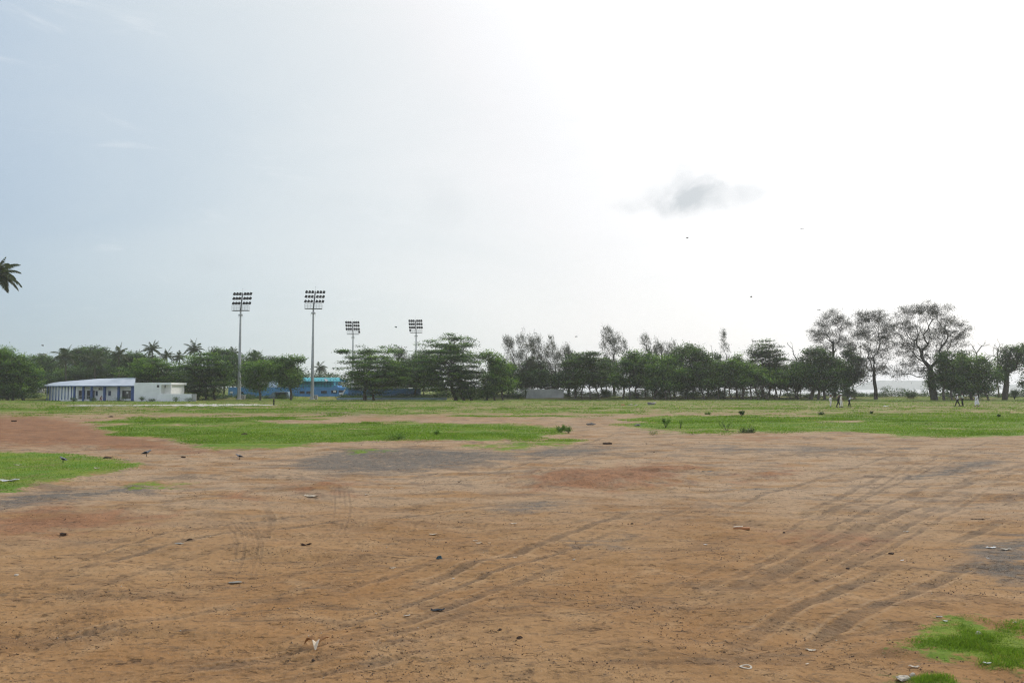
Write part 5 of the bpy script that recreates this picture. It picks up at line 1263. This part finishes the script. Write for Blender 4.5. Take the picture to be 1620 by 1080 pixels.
# long piece of broken orange-cream wood
def wood_piece():
    B = gnd(1172, 838); root = empty('wood_piece', B, .1, 'pale orange splintered piece of wood lying on the dirt right of centre', 'wood piece')
    m = MB(); m.prism([(-.155, -.02, .0), (-.05, -.028, .0), (.15, -.04, .0), (.17, .01, .0), (.10, .035, .0), (-.06, .02, .0)], (0, 0, .035)); m.build('plank', ORG, root, .006)
    m = MB(); m.prism([(-.16, -.015, .04), (.02, -.02, .045), (.05, .01, .05), (-.10, .015, .045)], (0, 0, .012)); m.build('splinter', CRM, root, .003)
wood_piece()
def leaf_litter(px, py, w, label):
    B = gnd(px, py); root = empty('dry_leaf', B, .3, label, 'leaf', 'dry leaves on the dirt'); r = np.random.default_rng(int(px))
    for k in range(3):
        m = MB(); a = k * 2.1 + .4; c = Vector((math.cos(a), math.sin(a), 0)) * w * .28; V = []
        for i in range(6):
            t = i / 5; hw = math.sin(math.pi * min(1, t * .9 + .05)) * w * .13; p = Vector((math.cos(a), math.sin(a), 0)) * w * .55 * t; nrm = Vector((-math.sin(a), math.cos(a), 0)); z = .01 + w * .22 * math.sin(math.pi * t * (1 if k else .6)) 
            V += [p - nrm * hw + Vector((0, 0, z + hw * .8)), p + Vector((0, 0, z)), p + nrm * hw + Vector((0, 0, z + hw * .9))]
        fs = []
        for i in range(5): b = i * 3; fs += [(b, b + 3, b + 4, b + 1), (b + 1, b + 4, b + 5, b + 2)]
        m.add(V, fs); o = m.build('blade', LTO if k < 2 else CRM, root); sd = o.modifiers.new('t', 'SOLIDIFY'); sd.thickness = .004
leaf_litter(500, 1031, .24, 'curled orange dry leaf near the bottom left of the dirt')
scrap(484, 868, .22, 'dark brown curled husk on the dirt left of centre', DRB, .5, .4, 'husk', 'husk', None)
scrap(692, 964, .20, 'dark grey crumpled cloth on the dirt, lower centre', DGR, .35, .38, 'cloth', 'cloth', None, .1)
stone(695, 885, .085, 'dark bluish crumpled plastic lump on the dirt', DBL, .8, None, .9, 'plastic_lump', 'litter')
scrap(1119, 751, .42, 'grey worn sandal-like scrap before the brown mound', SLB, .28, .35, group=None)
o = scrap(1547, 824, .34, 'thin dark strip on the dirt at right', DRB, .15, .12, group=None)
SC = [(757, 861, .13, 'cream scrap beside two smaller cream flakes near the centre', CRM), (752, 857, .10, 'thin cream flake left of the cream scrap near centre', CRM), (774, 860, .06, 'upright cream flake right of the cream scrap near centre', CRM),
      (685, 847, .17, 'flat cream strip left of centre of the dirt', CRM), (812, 830, .17, 'pale strip just above the dirt centre', CRM), (621, 899, .11, 'cream scrap left of the dark bluish plastic lump', CRM),
      (644, 974, .09, 'yellowish scrap left of the grey cloth', STW), (815, 884, .07, 'tiny pink-cream scrap right of centre beside dark crumbs', CRM), (1283, 1028, .12, 'cream forked leaf lower right of the dirt', CRM),
      (1277, 1051, .05, 'small pale leaf below the cream forked leaf', CRM), (1568, 867, .20, 'white flattened scrap at the right edge of the dirt', WHP), (1592, 870, .2, 'pale scrap right of the white flattened one', STW), (1427, 886, .08, 'small white scrap upper right of the dirt', WHP),
      (1563, 884, .06, 'tiny white scrap under the white flattened one', WHP), (1446, 1058, .11, 'cream scrap at the lower edge of the near grass tuft', CRM), (1562, 1057, .09, 'white torn scrap on bare soil below the near grass tuft', WHP),
      (493, 786, .5, 'long pale strip beside a curved wheel rut', CRM), (14, 768, .55, 'white plastic sheet on the near left grass', WHP), (28, 738, .3, 'small pale sheet on the near left grass', CRM), (153, 746, .3, 'faint pale scrap near the tip of the left grass', CRM),
      (1116, 862, .08, 'small white fleck on dirt right of centre', WHP), (620, 773, .14, 'small pale fleck above the dirt centre', CRM), (580, 782, .14, 'pale fleck left of the dirt centre', CRM), (1434, 840, .14, 'pale flake at right of the dirt', STW),
      (1496, 991, .06, 'grey and white shred above the near grass tuft', WHP), (33, 1, 0, '', None)]
for (x, y, w, l, m) in SC:
    if l: scrap(x, y, w, l, m, .35, .4, yaw=(x * .7) % 1 - .5)
scrap(1486, 986, .09, 'dark blue-grey shred above the near grass tuft', DBL, .25, .4); 
for (x, y, w, l, m, fl, asp) in [(283, 862, .15, 'pale flat slab of stone at left of the dirt', SLB, .12, .6), (372, 919, .15, 'grey flat slab of stone beside wheel ruts', SLB, .12, .5), (300, 857, .12, 'dark crumbled clod above the pale flat slab', STD, .3, .4),
        (822, 1007, .05, 'dark round clod, the larger of two in the lower centre', STD, .8, .9), (791, 995, .035, 'smaller dark clod left of the larger one in the lower centre', STD, .8, .9), (1341, 897, .05, 'black pebble alone at right centre', STD, .8, .9), (1410, 874, .07, 'dark pebble on reddish dirt at right', STD, .7, .9),
        (1430, 1078, .12, 'cream rock at the bottom edge beside the near grass', STW, .5, .8), (1444, 1071, .06, 'small white pebble above the cream rock', STW, .6, .9), (717, 915, .03, 'tiny white pebble at centre', STW, .6, .9), (908, 888, .035, 'tiny white pebble right of centre', STW, .6, .9),
        (1606, 992, .04, 'white pebble at the edge of the near grass, far right', STW, .6, .9), (1548, 1011, .07, 'pale stone inside the near grass', STW, .6, .8), (1000, 830, .05, 'tiny dark stone just right of centre', STD, .6, .9), (1240, 842, .05, 'dark stone right of the wood piece', STD, .6, .9), (100, 848, .13, 'reddish dark clod at left', STD, .45, .6), (26, 912, .06, 'pale pebble at left edge', STW, .6, .9)]:
    stone(x, y, w, l, m, fl, asp=asp)
def ring():
    B = gnd(1180, 1061); r = empty('metal_ring', B, 0, 'flat pale ring lying at the bottom edge of the dirt', 'ring'); V = []; Fc = []; n = 24
    for i in range(n):
        t = 2 * math.pi * i / n
        for (rr, z) in ((.055, .006), (.038, .006), (.038, .012), (.055, .012)): V.append((math.cos(t) * rr, math.sin(t) * rr * .9, z + .004 * math.sin(2 * t)))
    for i in range(n):
        for k in range(4): Fc.append((i * 4 + k, i * 4 + (k + 1) % 4, ((i + 1) % n) * 4 + (k + 1) % 4, ((i + 1) % n) * 4 + k))
    MB().add(V, Fc).build('band', STW, r)
ring()
# rubble out on the field
for (x, y, w, l, m, fl) in [(1030, 641, 1.1, 'dark and white rubble heap out on the far grass', STG, .5), (935, 671, .6, 'dark flat lump where the dirt meets the grass', STG, .3), (1008, 673, .5, 'flat grey lump left of the small shrubs', STG, .25), (243, 663, .45, 'dark flat stone on the left turf', STD, .25), (387, 686, .3, 'dark block on the middle-left turf', STD, .5),
        (22, 666, .35, 'dark stone on the reddish dirt at the far left', STD, .4), (170, 727, .26, 'dark clod on the reddish dirt beside the left grass', STD, .35), (290, 728, .18, 'little dark clod between the two crows', STD, .35), (960, 703, .35, 'pair-like dark clod at the end of the grass tongue', STD, .4), (175, 659, .4, 'dark stone near the clubhouse path on the left turf', STD, .3)]:
    stone(x, y, w, l, m, fl, 'rubble lying out on the field')
stone(1035, 640.5, .5, 'white stone on top of the dark rubble heap', STW, .6, 'rubble lying out on the field').location.z += .18
for i, (x, y, w) in enumerate([(985, 642, .6), (997, 642, .7), (1006, 642.3, .5), (1400, 642, .5), (1404, 641.5, .35)]):
    stone(x, y, w, ['orange-tinged slab left of the dark rubble heap', 'cream slab beside the orange-tinged one', 'small cream slab nearest the dark rubble heap', 'white scrap heap on the grass right of the players', 'tiny white lump beside the white scrap heap'][i], [ORG, STW, STW, WHP, WHP][i], .3, 'rubble lying out on the field')

# countless crumbs of earth and chippings
def crumbs():
    r = np.random.default_rng(5); n = 55000
    d = 6.2 + 32 * r.random(n) ** 1.7; th = np.radians(-34 + 68 * r.random(n)); X = d * np.sin(th); Y = d * np.cos(th)
    cl = fbm(X / 1.3 + Y * .25, Y / .7, 3, 91); keep = ((cl > .57) & (r.random(n) < .9)) | (r.random(n) < .06); X = X[keep]; Y = Y[keep]
    g, gr, rd = masks(X, Y); k2 = (g < .0); X = X[k2]; Y = Y[k2]; n = len(X); d = np.hypot(X, Y)
    s = (.0022 + .0055 * r.random(n) ** 4) * (1 + d / 30); s[r.random(n) < .004] *= 2.2
    dirs = np.array([[1, 0, 0], [0, 1, 0], [-1, 0, 0], [0, -1, 0], [0, 0, 1], [0, 0, -.6]]); c = np.stack([X, Y, GZ(X, Y) + s * .35], 1)
    V = (c[:, None] + dirs[None] * s[:, None, None] * (.6 + .8 * r.random((n, 6, 1)))).reshape(-1, 3)
    F_ = np.array([[0, 1, 4], [1, 2, 4], [2, 3, 4], [3, 0, 4], [1, 0, 5], [2, 1, 5], [3, 2, 5], [0, 3, 5]]); T = (np.arange(n)[:, None, None] * 6 + F_[None]).reshape(-1, 3)
    m = bpy.data.materials.new('crumb'); m.use_nodes = True; nt = m.node_tree; a = N(nt, 'ShaderNodeAttribute'); a.attribute_name = 'tint'; rp = N(nt, 'ShaderNodeValToRGB'); nt.links.new(a.outputs['Fac'], rp.inputs[0])
    e = rp.color_ramp.elements; e[0].color = (.060, .040, .028, 1); e[1].color = (.50, .44, .36, 1); q = e.new(.62); q.color = (.15, .092, .058, 1); q = e.new(.93); q.color = (.24, .16, .11, 1)
    p = nt.nodes['Principled BSDF']; nt.links.new(rp.outputs[0], p.inputs['Base Color']); p.inputs['Roughness'].default_value = .95
    o = np_mesh('gravel', V, tris=T, mat=m, attrs={'tint': np.repeat(r.random(n), 6)}); tag(o, 'loose crumbs of earth and stone chippings over the dirt', None, None, 'stuff')

# exact height of the ground mesh under a point (for things that must sit on it)
_gv = np.empty(len(ground.data.vertices) * 3, dtype=np.float32); ground.data.vertices.foreach_get('co', _gv); _gv = _gv.reshape(-1, 3)
def _grid_setup():
    th = np.arctan2(_gv[:1150 + 117, 0], _gv[:1150 + 117, 1]); return th
NT = 59 + 1150 + 58
_th = np.arctan2(_gv[:NT, 0], _gv[:NT, 1]); _r = np.hypot(_gv[:-1, 0], _gv[:-1, 1]).reshape(-1, NT)[:, 600]; _Zg = _gv[:-1, 2].reshape(-1, NT)
_th[0] = -math.pi
def GZ(X, Y):
    th = np.arctan2(X, Y); r = np.hypot(X, Y)
    ti = np.clip(np.interp(th, _th, np.arange(NT)), 0, NT - 1.001); ri = np.clip(np.interp(r, _r, np.arange(len(_r))), 0, len(_r) - 1.001)
    t0 = ti.astype(int); r0 = ri.astype(int); ft = ti - t0; fr = ri - r0
    return (_Zg[r0, t0] * (1 - ft) + _Zg[r0, t0 + 1] * ft) * (1 - fr) + (_Zg[r0 + 1, t0] * (1 - ft) + _Zg[r0 + 1, t0 + 1] * ft) * fr
crumbs()
# settle small things on the real surface
for o in COL.objects:
    if o.parent is None and o.get('category') in ('litter', 'stone', 'wood piece', 'leaf', 'husk', 'cloth', 'ring', 'bird') and o.location.z < 3:
        X, Y = o.location.x, o.location.y; o.location.z += float(GZ(np.array([X]), np.array([Y]))[0]) - float(height(X, Y))

def grass():
    r = np.random.default_rng(8); Vs = []; Ts = []; At = []; k = 0
    def add(X, Y, h, w, tint, jitter=1.0):
        nonlocal k
        n = len(X); Z = GZ(X, Y); C = np.stack([X, Y, Z - .005], 1); d = np.stack([r.normal(size=n) * .45 * jitter, r.normal(size=n) * .45 * jitter, np.ones(n)], 1)
        v, t, a = strands(C, d, h, w, tint, r); Vs.append(v); Ts.append(t + k); At.append(a); k += len(v)
    def field(n, rowlo, rowhi, h0, w0, thr=0.0):
        # blades spread evenly over the picture rows given
        px = -10 + 1640 * r.random(n); py = rowlo + (rowhi - rowlo) * r.random(n); t = CAMZ / ((py - HY) / F); X = (px - 810) / F * t; Y = t
        g, gr, rd = masks(X, Y); gg = g + (fbm(X / 1.6, Y / 1.6, 4, 31) - .5) * 1.3; ok = gg > thr; X = X[ok]; Y = Y[ok]; gg = gg[ok]
        patch = fbm(X / 2.2, Y / 2.2, 4, 66); hh = h0 * (.35 + 1.0 * r.random(len(X))) * (.3 + 1.7 * np.clip(patch - .25, 0, 1)) * np.clip(gg * 2 + .35, .3, 1)
        add(X, Y, hh, np.full(len(X), w0) * (.6 + .8 * r.random(len(X))), np.clip(.15 + .75 * fbm(X / 3.1, Y / 3.1, 3, 77) + r.normal(size=len(X)) * .14, 0, 1))
    field(110000, 690, 800, .065, .018); field(170000, 662, 700, .10, .035); field(120000, 645, 668, .12, .07, .15); field(80000, 630, 648, .15, .12, .2)
    # near tuft, fine blades
    n = 90000; px = 1400 + 260 * r.random(n); py = 975 + 120 * r.random(n); t = CAMZ / ((py - HY) / F); X = (px - 810) / F * t; Y = t
    g, _, _ = masks(X, Y); gg = g + (fbm(X / .30, Y / .30, 3, 13) - .5) * 1.1; ok = gg > r.random(n) * .75 - .02; X = X[ok]; Y = Y[ok]; gg = gg[ok]
    pt = fbm(X / .35, Y / .35, 3, 44); hh = (.025 + .065 * r.random(len(X)) ** 1.5) * (.4 + 1.6 * np.clip(pt - .2, 0, 1)) * np.clip(gg + .4, .3, 1.2)
    add(X, Y, hh, np.full(len(X), .0042) * (.6 + r.random(len(X))), np.clip(.1 + .8 * pt + r.normal(size=len(X)) * .18, 0, 1), 1.3)
    o = np_mesh('grass', np.vstack(Vs), tris=np.vstack(Ts), mat=LEAF['grass'], attrs={'tint': np.concatenate(At)}); tag(o, 'short bright green grass growing in patches over the field', None, None, 'stuff')
grass()

# ------------------------------------------------------------------ haze
def haze():
    m = bpy.data.materials.new('haze_air'); m.use_nodes = True; nt = m.node_tree; nt.nodes.clear(); out = N(nt, 'ShaderNodeOutputMaterial'); v = N(nt, 'ShaderNodeVolumePrincipled')
    v.inputs['Color'].default_value = (.93, .96, 1, 1); v.inputs['Density'].default_value = .00030; v.inputs['Anisotropy'].default_value = .3; nt.links.new(v.outputs[0], out.inputs['Volume'])
    o = MB().box(-2500, 2500, -2500, 2500, -9, 42).build('haze', m); tag(o, 'thin pale haze in the air over the whole field', None, None, 'stuff')
haze()
